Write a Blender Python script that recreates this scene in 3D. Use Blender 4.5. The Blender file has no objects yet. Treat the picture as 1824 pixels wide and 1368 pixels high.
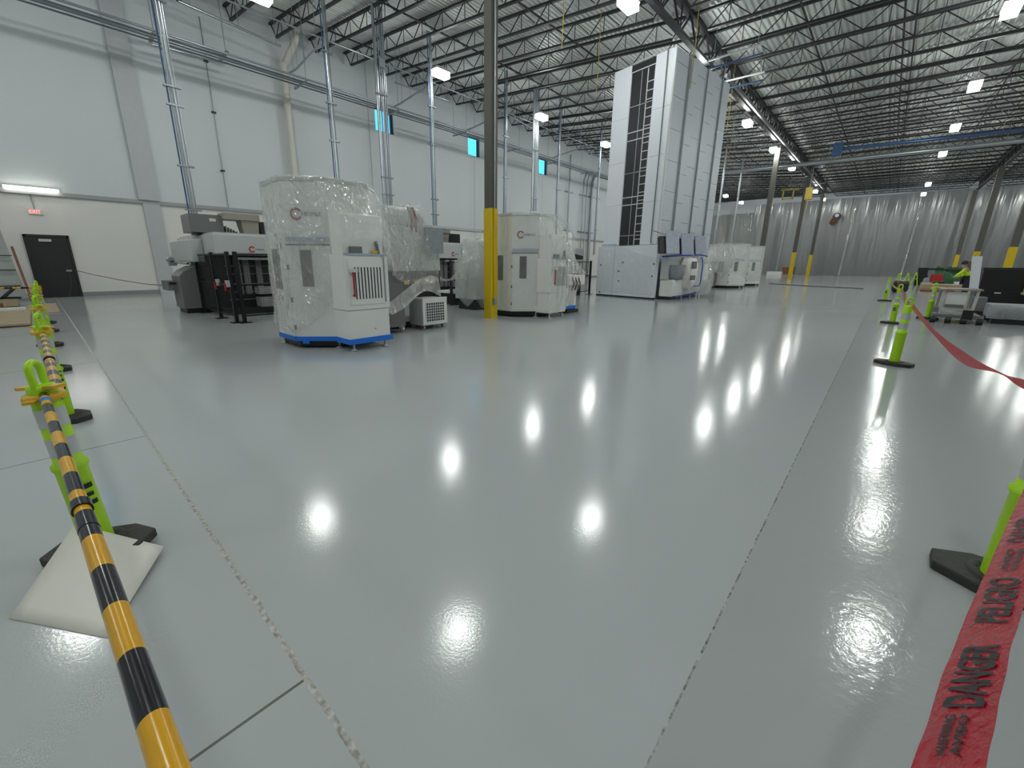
import bpy, math, random
from mathutils import Vector, Matrix, noise
random.seed(7)
sc = bpy.context.scene
COL = sc.collection
PI = math.pi

# ------------------------------------------------------------------ camera
F, CX, CY, H = 734.65, 887.96, 667.34, 1.3
yaw, pit, rol = map(math.radians, (42.4221, 15.046, -0.334))
fw = Vector((-math.sin(yaw)*math.cos(pit), math.cos(yaw)*math.cos(pit), -math.sin(pit)))
rt = Vector((math.cos(yaw), math.sin(yaw), 0)); dn = fw.cross(rt)
r2 = rt*math.cos(rol)+dn*math.sin(rol); d2 = -rt*math.sin(rol)+dn*math.cos(rol)
cd = bpy.data.cameras.new('camera'); cam = bpy.data.objects.new('camera', cd); COL.objects.link(cam)
cam.matrix_world = Matrix(((r2.x, -d2.x, -fw.x, 0), (r2.y, -d2.y, -fw.y, 0), (r2.z, -d2.z, -fw.z, H), (0, 0, 0, 1)))
cd.sensor_width = 36; cd.lens = F*36/1824; cd.clip_start = .02; cd.clip_end = 400
cd.shift_x = (912-CX)/1824; cd.shift_y = (CY-684)/1824
sc.camera = cam
CAM = Vector((0, 0, H))
def ray(px, py): return r2*((px-CX)/F)+d2*((py-CY)/F)+fw
def wz(px, py, z=0.): d = ray(px, py); return CAM+d*((z-H)/d.z)
def wx(px, py, X): d = ray(px, py); return CAM+d*(X/d.x)
def wy(px, py, Y): d = ray(px, py); return CAM+d*(Y/d.y)
def proj(p):
    v = Vector(p)-CAM; w = v.dot(fw)
    return (CX+F*v.dot(r2)/w, CY+F*v.dot(d2)/w, w) if w > .05 else (-9e3, -9e3, w)
def inframe(pts, m=60):
    for p in pts:
        x, y, w = proj(p)
        if w > 0 and -m < x < 1824+m and -m < y < 1368+m: return True
    return False

# ------------------------------------------------------------------ world, exposure
LAMP = 84.0
w = bpy.data.worlds.new('sky'); sc.world = w; w.use_nodes = True
bg = w.node_tree.nodes['Background']
bg.inputs[0].default_value = (.045, .45, .82, 1); bg.inputs[1].default_value = 3.0
sc.view_settings.view_transform = 'Standard'; sc.view_settings.look = 'None'
sc.view_settings.gamma = 1; sc.view_settings.use_curve_mapping = False
sc.view_settings.exposure = 0.0

# ------------------------------------------------------------------ materials
def nt(name):
    m = bpy.data.materials.new(name); m.use_nodes = True
    return m, m.node_tree.nodes, m.node_tree.links, m.node_tree.nodes['Principled BSDF']
def mat(name, col, rough=.5, metal=0., var=.06, scale=6., bump=0., spec=.5, alpha=1., trans=0.):
    m, n, l, b = nt(name)
    b.inputs['Roughness'].default_value = rough; b.inputs['Metallic'].default_value = metal
    b.inputs['Specular IOR Level'].default_value = spec
    tc = n.new('ShaderNodeTexCoord'); nz = n.new('ShaderNodeTexNoise'); nz.inputs['Scale'].default_value = scale
    nz.inputs['Detail'].default_value = 3
    l.new(tc.outputs['Object'], nz.inputs['Vector'])
    mr = n.new('ShaderNodeMapRange'); mr.inputs['To Min'].default_value = 1-var; mr.inputs['To Max'].default_value = 1+var
    l.new(nz.outputs['Fac'], mr.inputs['Value'])
    mx = n.new('ShaderNodeVectorMath'); mx.operation = 'SCALE'; mx.inputs[0].default_value = col
    l.new(mr.outputs['Result'], mx.inputs['Scale']); l.new(mx.outputs['Vector'], b.inputs['Base Color'])
    if bump:
        bp = n.new('ShaderNodeBump'); bp.inputs['Strength'].default_value = bump; bp.inputs['Distance'].default_value = .02
        l.new(nz.outputs['Fac'], bp.inputs['Height']); l.new(bp.outputs['Normal'], b.inputs['Normal'])
    b.inputs['Alpha'].default_value = alpha
    return m
def emit(name, col, s):
    m, n, l, b = nt(name)
    b.inputs['Base Color'].default_value = (.9, .9, .9, 1)
    b.inputs['Emission Color'].default_value = (*col, 1); b.inputs['Emission Strength'].default_value = s
    return m
def film(name, col, clear, rough=.14, scale=2.2, bump=.5, aniso=(1, 1, .45), gloss=.11):
    """wrinkled translucent polyethylene"""
    m, n, l, b = nt(name); out = n['Material Output']
    tr = n.new('ShaderNodeBsdfTransparent'); tr.inputs[0].default_value = (.985, .99, .98, 1)
    tl = n.new('ShaderNodeBsdfTranslucent'); tl.inputs[0].default_value = (*col, 1)
    df = n.new('ShaderNodeBsdfDiffuse'); df.inputs[0].default_value = (*col, 1)
    gl = n.new('ShaderNodeBsdfGlossy'); gl.inputs['Roughness'].default_value = rough; gl.inputs[0].default_value = (.95, .96, .95, 1)
    tc = n.new('ShaderNodeTexCoord'); mp = n.new('ShaderNodeMapping'); mp.inputs['Scale'].default_value = aniso
    l.new(tc.outputs['Object'], mp.inputs['Vector'])
    nz = n.new('ShaderNodeTexNoise'); nz.inputs['Scale'].default_value = scale
    nz.inputs['Detail'].default_value = 2.5; nz.inputs['Distortion'].default_value = 1.6
    l.new(mp.outputs[0], nz.inputs['Vector'])
    bp = n.new('ShaderNodeBump'); bp.inputs['Strength'].default_value = bump; bp.inputs['Distance'].default_value = .3
    l.new(nz.outputs['Fac'], bp.inputs['Height'])
    l.new(bp.outputs['Normal'], gl.inputs['Normal'])
    m1 = n.new('ShaderNodeMixShader'); m1.inputs[0].default_value = .5
    l.new(df.outputs[0], m1.inputs[1]); l.new(tl.outputs[0], m1.inputs[2])
    m2 = n.new('ShaderNodeMixShader'); m2.inputs[0].default_value = 1-clear
    l.new(tr.outputs[0], m2.inputs[1]); l.new(m1.outputs[0], m2.inputs[2])
    lw = n.new('ShaderNodeLayerWeight'); lw.inputs[0].default_value = .5
    l.new(bp.outputs['Normal'], lw.inputs['Normal'])
    pw = n.new('ShaderNodeMath'); pw.operation = 'POWER'; pw.inputs[1].default_value = 4; l.new(lw.outputs['Facing'], pw.inputs[0])
    ma = n.new('ShaderNodeMath'); ma.operation = 'MULTIPLY_ADD'; ma.inputs[1].default_value = .6; ma.inputs[2].default_value = gloss; l.new(pw.outputs[0], ma.inputs[0])
    m3 = n.new('ShaderNodeMixShader'); l.new(ma.outputs[0], m3.inputs[0])
    l.new(m2.outputs[0], m3.inputs[1]); l.new(gl.outputs[0], m3.inputs[2])
    l.new(m3.outputs[0], out.inputs['Surface'])
    return m

M = {}
M['wall'] = mat('painted_wall', (.62, .65, .66), .55, var=.03, scale=.6)
M['wall_low_lit'] = mat('wall_lower_warm_light', (.70, .69, .65), .5, var=.03, scale=.6)  # cream tint holds the linear light's warm cast on the lower wall
M['trim'] = mat('trim_grey', (.33, .35, .35), .5)
M['shadow_and_groove'] = mat('shadow_and_groove_grey', (.46, .48, .49), .5)  # grey for the painted wall shadow, also the tower's real grooves
M['base'] = mat('baseboard_grey', (.25, .26, .27), .5)
M['deck'] = mat('roof_deck', (.62, .64, .62), .45, .1, var=.08, scale=1.)
M['joist'] = mat('joist_paint', (.025, .026, .028), .5, .2)
M['girder'] = mat('girder_paint', (.05, .052, .055), .5, .2)
M['column'] = mat('column_paint', (.10, .096, .08), .45, .1)
M['yellow'] = mat('safety_yellow', (.72, .50, .008), .35, var=.05)
M['steel'] = mat('galvanised_steel', (.42, .45, .47), .3, .85, var=.12, scale=9)
M['bluepipe'] = mat('blue_pipe', (.05, .10, .22), .35, .5)
M['pipegrey'] = mat('conduit_grey', (.30, .33, .35), .35, .6)
M['cream'] = mat('pvc_cream', (.62, .60, .53), .4)
M['door'] = mat('door_charcoal', (.017, .017, .019), .5)
M['black'] = mat('black_paint', (.008, .008, .009), .4)
M['rubber'] = mat('black_rubber', (.035, .034, .028), .7, bump=.3, scale=30)
M['mwhite'] = mat('machine_white', (.80, .81, .79), .35, var=.02)
M['mlight'] = mat('machine_light_grey', (.50, .52, .52), .4, var=.03)
M['mgrey'] = mat('machine_grey', (.16, .165, .165), .45, var=.06)
M['beige'] = mat('beige_plastic', (.30, .28, .23), .5)
M['slot'] = mat('slot_dark', (.02, .022, .025), .4)
M['glassdark'] = mat('dark_window', (.06, .065, .07), .12, var=.2)
M['red'] = mat('red_paint', (.42, .02, .02), .4)
M['logo'] = mat('logo_red_grey', (.35, .06, .06), .5)
M['logotxt'] = mat('logo_grey', (.22, .22, .23), .5)
M['tape'] = mat('blue_tape', (.01, .18, .74), .55)
M['tapedk'] = mat('dark_blue_tape', (.015, .05, .36), .5)
M['tapelt'] = mat('blue_tape_under_film', (.40, .47, .60), .55)
M['lime'] = mat('lime_plastic', (.42, .74, .008), .38, var=.05)
M['reflect'] = mat('reflective_collar', (.55, .57, .58), .28, .3, var=.12, scale=60)
M['bar_y'] = mat('bar_yellow', (.70, .36, .004), .22, var=.04)
M['bar_k'] = mat('bar_black', (.010, .011, .014), .18, var=.2)
M['orangey'] = mat('clip_yellow', (.72, .42, .01), .4)
M['card'] = mat('cardboard_white', (.74, .72, .65), .75, var=.05, scale=3)
M['wood'] = mat('raw_wood', (.40, .31, .20), .7, var=.2, scale=8)
M['woodred'] = mat('red_brown_wood', (.22, .08, .035), .6, var=.2, scale=8)
M['greypanel'] = mat('weathered_panel', (.34, .36, .34), .7, var=.25, scale=3)
M['towerw'] = mat('tower_panel', (.78, .81, .86), .42, var=.02, scale=1.5)
M['towerg'] = mat('tower_panel_grey', (.56, .59, .63), .42, var=.02, scale=1.5)
M['frame'] = mat('light_frame', (.56, .58, .58), .4)
M['wrapblue'] = mat('wrapped_panel', (.40, .43, .52), .25, var=.18, scale=6, bump=.6)
M['wrapwhite'] = mat('white_wrap', (.86, .84, .80), .3, var=.08, scale=4, bump=.4)
M['hiviz'] = mat('hi_vis_yellow', (.62, .85, .01), .5)
M['skin'] = mat('skin', (.45, .28, .2), .6)
M['navy'] = mat('dark_trousers', (.02, .022, .03), .8)
M['green'] = mat('green_tarp', (.012, .10, .035), .45, var=.25, bump=.4)
M['greytarp'] = mat('grey_tarp', (.28, .30, .33), .6, var=.2)
M['rope'] = mat('yellow_rope', (.42, .33, .05), .7)
M['cable'] = mat('dark_cable', (.10, .10, .09), .6)
M['exitwhite'] = mat('exit_housing', (.65, .64, .62), .5)
M['exitred'] = emit('exit_letters', (1., .08, .06), 1.6)
M['diffuser'] = emit('lamp_diffuser', (.95, 1., .97), LAMP)
M['tube'] = emit('linear_diffuser', (1., .98, .9), 14.)
M['housing'] = mat('lamp_housing', (.45, .46, .46), .4)
M['film'] = film('clear_film', (.93, .93, .90), .74, rough=.09, scale=2.8, gloss=.17, bump=.95, aniso=(1, 1, .8))
M['film2'] = film('milky_film', (.93, .94, .92), .62, bump=.7, rough=.1, scale=3., gloss=.16)
M['film3'] = film('thin_film', (.93, .94, .93), .84, bump=.5, rough=.1, scale=3., gloss=.10)
M['curtain'] = film('plastic_curtain', (.40, .42, .425), .14, rough=.25, scale=1.2, bump=.35, aniso=(1, 1, .08))
M['bagwrap'] = film('pallet_wrap', (.6, .61, .62), .25, bump=.8, scale=6)
m, n, l, b = nt('window_glass'); b.inputs['Alpha'].default_value = .12; b.inputs['Roughness'].default_value = .05; M['glass'] = m

# danger tape : red film, lightly crinkled
m, n, l, b = nt('danger_tape'); out = n['Material Output']
b.inputs['Base Color'].default_value = (.46, .004, .018, 1); b.inputs['Roughness'].default_value = .14
b.inputs['Specular IOR Level'].default_value = .6
tc = n.new('ShaderNodeTexCoord'); nz = n.new('ShaderNodeTexNoise'); nz.inputs['Scale'].default_value = 55; nz.inputs['Detail'].default_value = 4
l.new(tc.outputs['Object'], nz.inputs['Vector'])
bp = n.new('ShaderNodeBump'); bp.inputs['Strength'].default_value = .55; bp.inputs['Distance'].default_value = .01
l.new(nz.outputs['Fac'], bp.inputs['Height']); l.new(bp.outputs['Normal'], b.inputs['Normal'])
tl = n.new('ShaderNodeBsdfTranslucent'); tl.inputs[0].default_value = (.75, .01, .04, 1)
mx = n.new('ShaderNodeMixShader'); mx.inputs[0].default_value = .12
l.new(b.outputs[0], mx.inputs[1]); l.new(tl.outputs[0], mx.inputs[2]); l.new(mx.outputs[0], out.inputs['Surface'])
M['dtape'] = m

# epoxy floor with saw-cut joints
m, n, l, b = nt('epoxy_floor')
tc = n.new('ShaderNodeTexCoord'); sep = n.new('ShaderNodeSeparateXYZ'); l.new(tc.outputs['Object'], sep.inputs[0])
def nmath(op, a, bb=None, c=None):
    k = n.new('ShaderNodeMath'); k.operation = op
    for i, v in enumerate((a, bb, c)):
        if v is None: continue
        if isinstance(v, (int, float)): k.inputs[i].default_value = v
        else: l.new(v, k.inputs[i])
    return k.outputs[0]
def nnoise(s, d=2):
    k = n.new('ShaderNodeTexNoise'); k.inputs['Scale'].default_value = s; k.inputs['Detail'].default_value = d
    l.new(tc.outputs['Object'], k.inputs['Vector']); return k.outputs['Fac']
wob = nnoise(9, 4); big = nnoise(.35, 3); mid = nnoise(2.5, 3); mid2r = nnoise(40, 4); vf = nnoise(22, 3)
X, Y = sep.outputs[0], sep.outputs[1]
mid2 = nmath('MULTIPLY_ADD', mid2r, 3., -1.)
wo = nmath('MULTIPLY', nmath('SUBTRACT', wob, .5), .022)
def line(c, at, wd, wobble=None):
    d = nmath('SUBTRACT', c, at)
    if wobble is not None: d = nmath('ADD', d, wobble)
    return nmath('LESS_THAN', nmath('ABSOLUTE', d), wd)
jA = line(Y, .347, .009, wo)
leftside = nmath('LESS_THAN', Y, .347)
jx = None
for x0 in (-1.152, -4.0, -7.59, -11.4, -15.2, -19.):
    k = line(X, x0, .005); jx = k if jx is None else nmath('MAXIMUM', jx, k)
jx = nmath('MULTIPLY', jx, leftside)
jR = line(X, -.24, .0035, nmath('MULTIPLY', wo, .3))
jfar = line(Y, 43.6, .05)
dark = nmath('MAXIMUM', nmath('MAXIMUM', jx, jR), jfar)
def mixc(f, a, bb):
    k = n.new('ShaderNodeMix'); k.data_type = 'RGBA'
    l.new(f, k.inputs[0])
    for i, v in ((6, a), (7, bb)):
        if isinstance(v, tuple): k.inputs[i].default_value = (*v, 1)
        else: l.new(v, k.inputs[i])
    return k.outputs[2]
c0 = mixc(big, (.43, .45, .455), (.475, .495, .50))
scuff = nmath('MULTIPLY', nmath('GREATER_THAN', X, -.24), .30)
c1 = mixc(scuff, c0, (.25, .26, .25))
c1 = mixc(nmath('MULTIPLY', nmath('GREATER_THAN', Y, 43.6), .3), c1, (.55, .52, .47))
c2 = mixc(jx, c1, (.16, .155, .14)); c2 = mixc(jR, c2, mixc(mid2, (.15, .15, .14), (.5, .5, .49))); c2 = mixc(jfar, c2, (.12, .12, .11))
c3 = mixc(jA, c2, mixc(mid2, (.24, .22, .19), (.55, .55, .53)))
l.new(c3, b.inputs['Base Color'])
fine = nnoise(85, 2)
rr = n.new('ShaderNodeMapRange'); rr.inputs['To Min'].default_value = .10; rr.inputs['To Max'].default_value = .15
l.new(mid, rr.inputs['Value'])
l.new(nmath('ADD', rr.outputs['Result'], nmath('MULTIPLY', jA, .2)), b.inputs['Roughness'])
b.inputs['Specular IOR Level'].default_value = .38
rgt = nmath('GREATER_THAN', X, -.24)
hgt = nmath('ADD', nmath('ADD', nmath('MULTIPLY', fine, .5), nmath('MULTIPLY', vf, nmath('MULTIPLY', rgt, 1.6))), nmath('MULTIPLY', nmath('MAXIMUM', dark, jA), -2.))
bp = n.new('ShaderNodeBump'); bp.inputs['Strength'].default_value = .10; bp.inputs['Distance'].default_value = .006
l.new(hgt, bp.inputs['Height']); l.new(bp.outputs['Normal'], b.inputs['Normal'])
M['floor'] = m

# ------------------------------------------------------------------ mesh helpers
class MB:
    def __init__(s): s.v = []; s.f = []; s.mi = []; s.cur = 0; s.smooth = []
    def add(s, vs, fs, sm=False):
        o = len(s.v); s.v += [tuple(v) for v in vs]
        for f in fs: s.f.append(tuple(i+o for i in f)); s.mi.append(s.cur); s.smooth.append(sm)
        return s
    def box(s, a, b):
        x0, y0, z0 = (min(a[i], b[i]) for i in range(3)); x1, y1, z1 = (max(a[i], b[i]) for i in range(3))
        return s.add([(x0, y0, z0), (x1, y0, z0), (x1, y1, z0), (x0, y1, z0), (x0, y0, z1), (x1, y0, z1), (x1, y1, z1), (x0, y1, z1)],
                     [(0, 3, 2, 1), (4, 5, 6, 7), (0, 1, 5, 4), (1, 2, 6, 5), (2, 3, 7, 6), (3, 0, 4, 7)])
    def cbox(s, c, size, rz=0, rx=0, ry=0):
        m = Matrix.Rotation(rz, 3, 'Z') @ Matrix.Rotation(ry, 3, 'Y') @ Matrix.Rotation(rx, 3, 'X')
        h = Vector(size)/2; vs = []
        for z in (-1, 1):
            for x, y in ((-1, -1), (1, -1), (1, 1), (-1, 1)): vs.append(Vector(c)+m @ Vector((x*h.x, y*h.y, z*h.z)))
        return s.add(vs, [(0, 3, 2, 1), (4, 5, 6, 7), (0, 1, 5, 4), (1, 2, 6, 5), (2, 3, 7, 6), (3, 0, 4, 7)])
    def bar(s, p, q, a, b=None, up=(0, 0, 1)):
        b = b or a; p = Vector(p); q = Vector(q); d = (q-p).normalized(); u = Vector(up)
        if abs(d.dot(u)) > .98: u = Vector((1, 0, 0))
        x = d.cross(u).normalized()*a/2; y = x.cross(d).normalized()*b/2
        vs = [p-x-y, p+x-y, p+x+y, p-x+y, q-x-y, q+x-y, q+x+y, q-x+y]
        return s.add(vs, [(0, 3, 2, 1), (4, 5, 6, 7), (0, 1, 5, 4), (1, 2, 6, 5), (2, 3, 7, 6), (3, 0, 4, 7)])
    def tube(s, pts, r, n=10, cap=True):
        pts = [Vector(p) for p in pts]; rs = r if isinstance(r, (list, tuple)) else [r]*len(pts)
        vs = []; ref = None
        for i, p in enumerate(pts):
            d = (pts[min(i+1, len(pts)-1)]-pts[max(i-1, 0)]).normalized()
            if ref is None:
                ref = Vector((0, 0, 1)) if abs(d.z) < .9 else Vector((1, 0, 0))
            x = d.cross(ref).normalized(); y = x.cross(d).normalized(); ref = y
            for k in range(n):
                a = 2*PI*k/n; vs.append(p+(x*math.cos(a)+y*math.sin(a))*rs[i])
        fs = []
        for i in range(len(pts)-1):
            for k in range(n): fs.append((i*n+k, i*n+(k+1) % n, (i+1)*n+(k+1) % n, (i+1)*n+k))
        s.add(vs, fs, True)
        if cap:
            s.add(vs[:n], [tuple(range(n))]); s.add(vs[-n:], [tuple(range(n))[::-1]])
        return s
    def prism(s, poly, z0, z1):
        n = len(poly); vs = [(x, y, z0) for x, y in poly]+[(x, y, z1) for x, y in poly]
        return s.add(vs, [tuple(range(n))[::-1], tuple(range(n, 2*n))]+[(i, (i+1) % n, n+(i+1) % n, n+i) for i in range(n)])
    def hull8(s, lo, hi):
        return s.add(list(lo)+list(hi), [(0, 3, 2, 1), (4, 5, 6, 7), (0, 1, 5, 4), (1, 2, 6, 5), (2, 3, 7, 6), (3, 0, 4, 7)])
    def grid(s, rows, sm=True):
        nu = len(rows[0]); vs = [p for r in rows for p in r]
        fs = [(j*nu+i, j*nu+i+1, (j+1)*nu+i+1, (j+1)*nu+i) for j in range(len(rows)-1) for i in range(nu-1)]
        return s.add(vs, fs, sm)
    def lathe(s, prof, c=(0, 0, 0), n=20, sx=1, sy=1):
        c = Vector(c); vs = []
        for r, z in prof:
            for k in range(n):
                a = 2*PI*k/n; vs.append(c+Vector((r*math.cos(a)*sx, r*math.sin(a)*sy, z)))
        fs = [(i*n+k, i*n+(k+1) % n, (i+1)*n+(k+1) % n, (i+1)*n+k) for i in range(len(prof)-1) for k in range(n)]
        return s.add(vs, fs, True)
    def mesh(s, name, mats, off=None):
        me = bpy.data.meshes.new(name)
        v = s.v if off is None else [(x-off[0], y-off[1], z-off[2]) for x, y, z in s.v]
        me.from_pydata(v, [], s.f)
        for m_ in (mats if isinstance(mats, (list, tuple)) else [mats]): me.materials.append(M[m_])
        me.polygons.foreach_set('material_index', s.mi); me.polygons.foreach_set('use_smooth', s.smooth)
        me.update(); return me
def props(o, label=None, cat=None, group=None, kind=None):
    for k, v in (('label', label), ('category', cat), ('group', group), ('kind', kind)):
        if v: o[k] = v
    return o
def thing(name, loc, label, cat, group=None, rz=0):
    o = bpy.data.objects.new(name, None); COL.objects.link(o); o.location = loc; o.rotation_euler.z = rz
    o.empty_display_size = .1
    return props(o, label, cat, group)
def base_of(parent):
    p = parent
    while p.parent: p = p.parent
    return p.location
def ob(name, mb, m, parent=None, label=None, world=True, bevel=0):
    """one mesh object; vertices are given in world space unless world=False"""
    me = mb.mesh(name, m, base_of(parent) if (parent and world) else None)
    o = bpy.data.objects.new(name, me); COL.objects.link(o)
    if parent: o.parent = parent
    if label: o['label'] = label
    if bevel:
        md = o.modifiers.new('bevel', 'BEVEL'); md.width = bevel; md.segments = 2; md.limit_method = 'ANGLE'
    return o
def solo(name, mb, m, label, cat, group=None, bevel=0, kind=None):
    mn = [min(v[i] for v in mb.v) for i in range(3)]; mxx = [max(v[i] for v in mb.v) for i in range(3)]
    loc = ((mn[0]+mxx[0])/2, (mn[1]+mxx[1])/2, mn[2])
    o = bpy.data.objects.new(name, mb.mesh(name, m, loc)); COL.objects.link(o); o.location = loc
    if bevel:
        md = o.modifiers.new('bevel', 'BEVEL'); md.width = bevel; md.segments = 2; md.limit_method = 'ANGLE'
    return props(o, label, cat, group, kind)
def struct(name, mb, m, parent=None):
    o = bpy.data.objects.new(name, mb.mesh(name, m)); COL.objects.link(o)
    if parent: o.parent = parent
    else: o['kind'] = 'structure'
    return o
def dup(root, loc, label=None, group=None, rz=None):
    r = root.copy(); COL.objects.link(r); r.location = loc
    if rz is not None: r.rotation_euler.z = rz
    if label: r['label'] = label
    if group: r['group'] = group
    for ch in list(root.children):
        c = ch.copy(); COL.objects.link(c); c.parent = r
        for g in list(ch.children):
            d = g.copy(); COL.objects.link(d); d.parent = c
    return r
def text_mb(body, size, xd, yd, at, depth=.002, font_w=1., lift=.003, wrap=None, bold=0.):
    """lettering as thin mesh: xd reading direction, yd up direction, at = lower left corner"""
    cu = bpy.data.curves.new('t', 'FONT'); cu.body = body; cu.size = size; cu.extrude = depth; cu.resolution_u = 3; cu.offset = bold
    o = bpy.data.objects.new('t', cu); COL.objects.link(o)
    dg = bpy.context.evaluated_depsgraph_get(); me = bpy.data.meshes.new_from_object(o.evaluated_get(dg))
    xd = Vector(xd).normalized(); yd = Vector(yd).normalized(); nn = xd.cross(yd)
    mb = MB()
    if wrap: vs = [wrap(v.co.x*font_w, v.co.y, v.co.z) for v in me.vertices]
    else: vs = [Vector(at)+xd*v.co.x*font_w+yd*v.co.y+nn*(v.co.z+lift) for v in me.vertices]
    mb.add(vs, [tuple(p.vertices) for p in me.polygons])
    bpy.data.objects.remove(o); bpy.data.curves.remove(cu); bpy.data.meshes.remove(me)
    return mb
def crom(P, t):
    n = len(P)-1; k = min(int(t*n), n-1); u = t*n-k
    p0, p1, p2, p3 = P[max(k-1, 0)], P[k], P[k+1], P[min(k+2, n)]
    return .5*((2*p1)+(p2-p0)*u+(2*p0-5*p1+4*p2-p3)*u*u+(3*p1-p0-3*p2+p3)*u**3)
def drape(rows, nu=40, nv=30, amp=.02, freq=2.5, seed=0, stretch=(1, 1, .35)):
    """smooth sheet through a net of control points with folds"""
    rows = [[Vector(p) for p in r] for r in rows]
    g = []
    for j in range(nv+1):
        t = j/nv
        cr = [crom([crom(r, i/nu) for r in rows], t) for i in range(nu+1)]
        g.append(cr)
    out = []
    for j in range(nv+1):
        o = []
        for i in range(nu+1):
            a = g[j][min(i+1, nu)]-g[j][max(i-1, 0)]; b_ = g[min(j+1, nv)][i]-g[max(j-1, 0)][i]
            nn = a.cross(b_); nn = nn.normalized() if nn.length > 1e-9 else Vector((0, 0, 1))
            p = g[j][i]; q = Vector((p.x*stretch[0], p.y*stretch[1], p.z*stretch[2]))*freq+Vector((seed, 0, 0))
            d = noise.noise(q)+.5*noise.noise(q*2.3)+.3*abs(noise.noise(q*4.7))+.5*max(0, 1-abs(noise.noise(q*1.3+Vector((0, 7, 2))))*4)
            o.append(p+nn*amp*d)
        out.append(o)
    return MB().grid(out)

# ------------------------------------------------------------------ the building
WX = -22.7
def zdeck(x):
    P = [(WX-.3, 11.85), (-7.1, 10.35), (5.4, 10.1), (18.2, 9.9)]
    for (a, za), (b_, zb) in zip(P, P[1:]):
        if x <= b_: return za+(zb-za)*(x-a)/(b_-a)
    return P[-1][1]
struct('floor', MB().box((WX-.3, -14, -.2), (18.2, 86, 0)), 'floor')
wins = [(14.45, 15.68), (21.62, 22.75), (29.62, 30.78), (-.32, .62)]
ZL, ZH = 8.52, 9.70
wl = MB()
ys = [-14]+sorted(sum(([a, b_] for a, b_ in wins), []))+[86]
for a, b_ in zip(ys, ys[1:]):
    if (a, b_) in wins:
        wl.box((WX-.3, a, 3.7), (WX, b_, ZL)); wl.box((WX-.3, a, ZH), (WX, b_, 12.))
    else: wl.box((WX-.3, a, 3.7), (WX, b_, 12.))
wl.box((WX, 14.05, 3.7), (WX+.05, 14.45, 12)); 
wl.cur = 1; wl.box((WX-.3, -14, 0), (WX, 86, 3.7))
wl.cur = 2
for y in (22.2, 30.2, 38.2, 46.2, 54.2, 62.2): wl.box((WX, y-.012, 0), (WX+.004, y+.012, ZL))
struct('wall_left', wl, ['wall', 'wall_low_lit', 'trim'])
struct('trim_1', MB().box((WX, -14, 3.56), (WX+.09, 86, 3.70)), 'trim')
struct('shadow_strip', MB().box((WX, 3.35, 3.70), (WX+.16, 4.0, 11.6)).box((WX, 3.45, 0), (WX+.1, 4.0, 3.56)), 'shadow_and_groove')  # shadow of a conduit drop, put on the wall as a raised grey strip
struct('baseboard_left', MB().box((WX, 1.03, 0), (WX+.05, 86, .16)).box((WX, -14, 0), (WX+.05, .02, .16)), 'base')
struct('wall_back', MB().box((WX-.3, 86, 0), (18.2, 86.3, 12)), 'wall')
struct('wall_right', MB().box((18.2, -14.3, 0), (18.5, 86.3, 12)), 'wall')
struct('wall_front', MB().box((WX-.3, -14.3, 0), (18.2, -14, 12)), 'wall')
dk = []; p = .2; x = WX-.3
while x < 18.3:
    for dx, dz in ((0, 0), (.07, 0), (.1, .05), (.17, .05)):
        dk.append((x+dx, zdeck(x+dx)+dz))
    x += p
mbd = MB().grid([[(x, -14.3, z) for x, z in dk], [(x, 86.3, z) for x, z in dk]], False)
mbd.grid([[(x, -14.3, z+.2) for x, z in dk], [(x, 86.3, z+.2) for x, z in dk]], False)
struct('ceiling', mbd, 'deck')
for i, (a, b_) in enumerate(wins):
    fr = MB()
    x0, x1 = WX-.22, WX-.10
    fr.box((x0, a, ZL), (x1, a+.05, ZH)).box((x0, b_-.14, ZL), (x1, b_, ZH)).box((x0, a, ZL), (x1, b_, ZL+.05)).box((x0, a, ZH-.05), (x1, b_, ZH))
    f = struct('window_%d' % (i+1), fr, 'door')
    struct('pane', MB().box((WX-.18, a+.05, ZL+.05), (WX-.17, b_-.14, ZH-.05)), 'glass', f)
d1 = MB().box((WX, .02, 0), (WX+.03, 1.03, 2.14))
d1.box((WX, -.06, 0), (WX+.06, .02, 2.2)).box((WX, 1.03, 0), (WX+.06, 1.09, 2.2)).box((WX, -.06, 2.14), (WX+.06, 1.09, 2.22))
door = struct('door_1', d1, 'door')
o = struct('door_closer', MB().box((WX+.03, .3, 1.98), (WX+.1, .62, 2.07)), 'mlight', door); o['label'] = 'pale grey door closer box'
o = struct('door_lever', MB().box((WX+.03, .80, .93), (WX+.08, .95, .99)), 'steel', door); o['label'] = 'steel lever handle'

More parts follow.
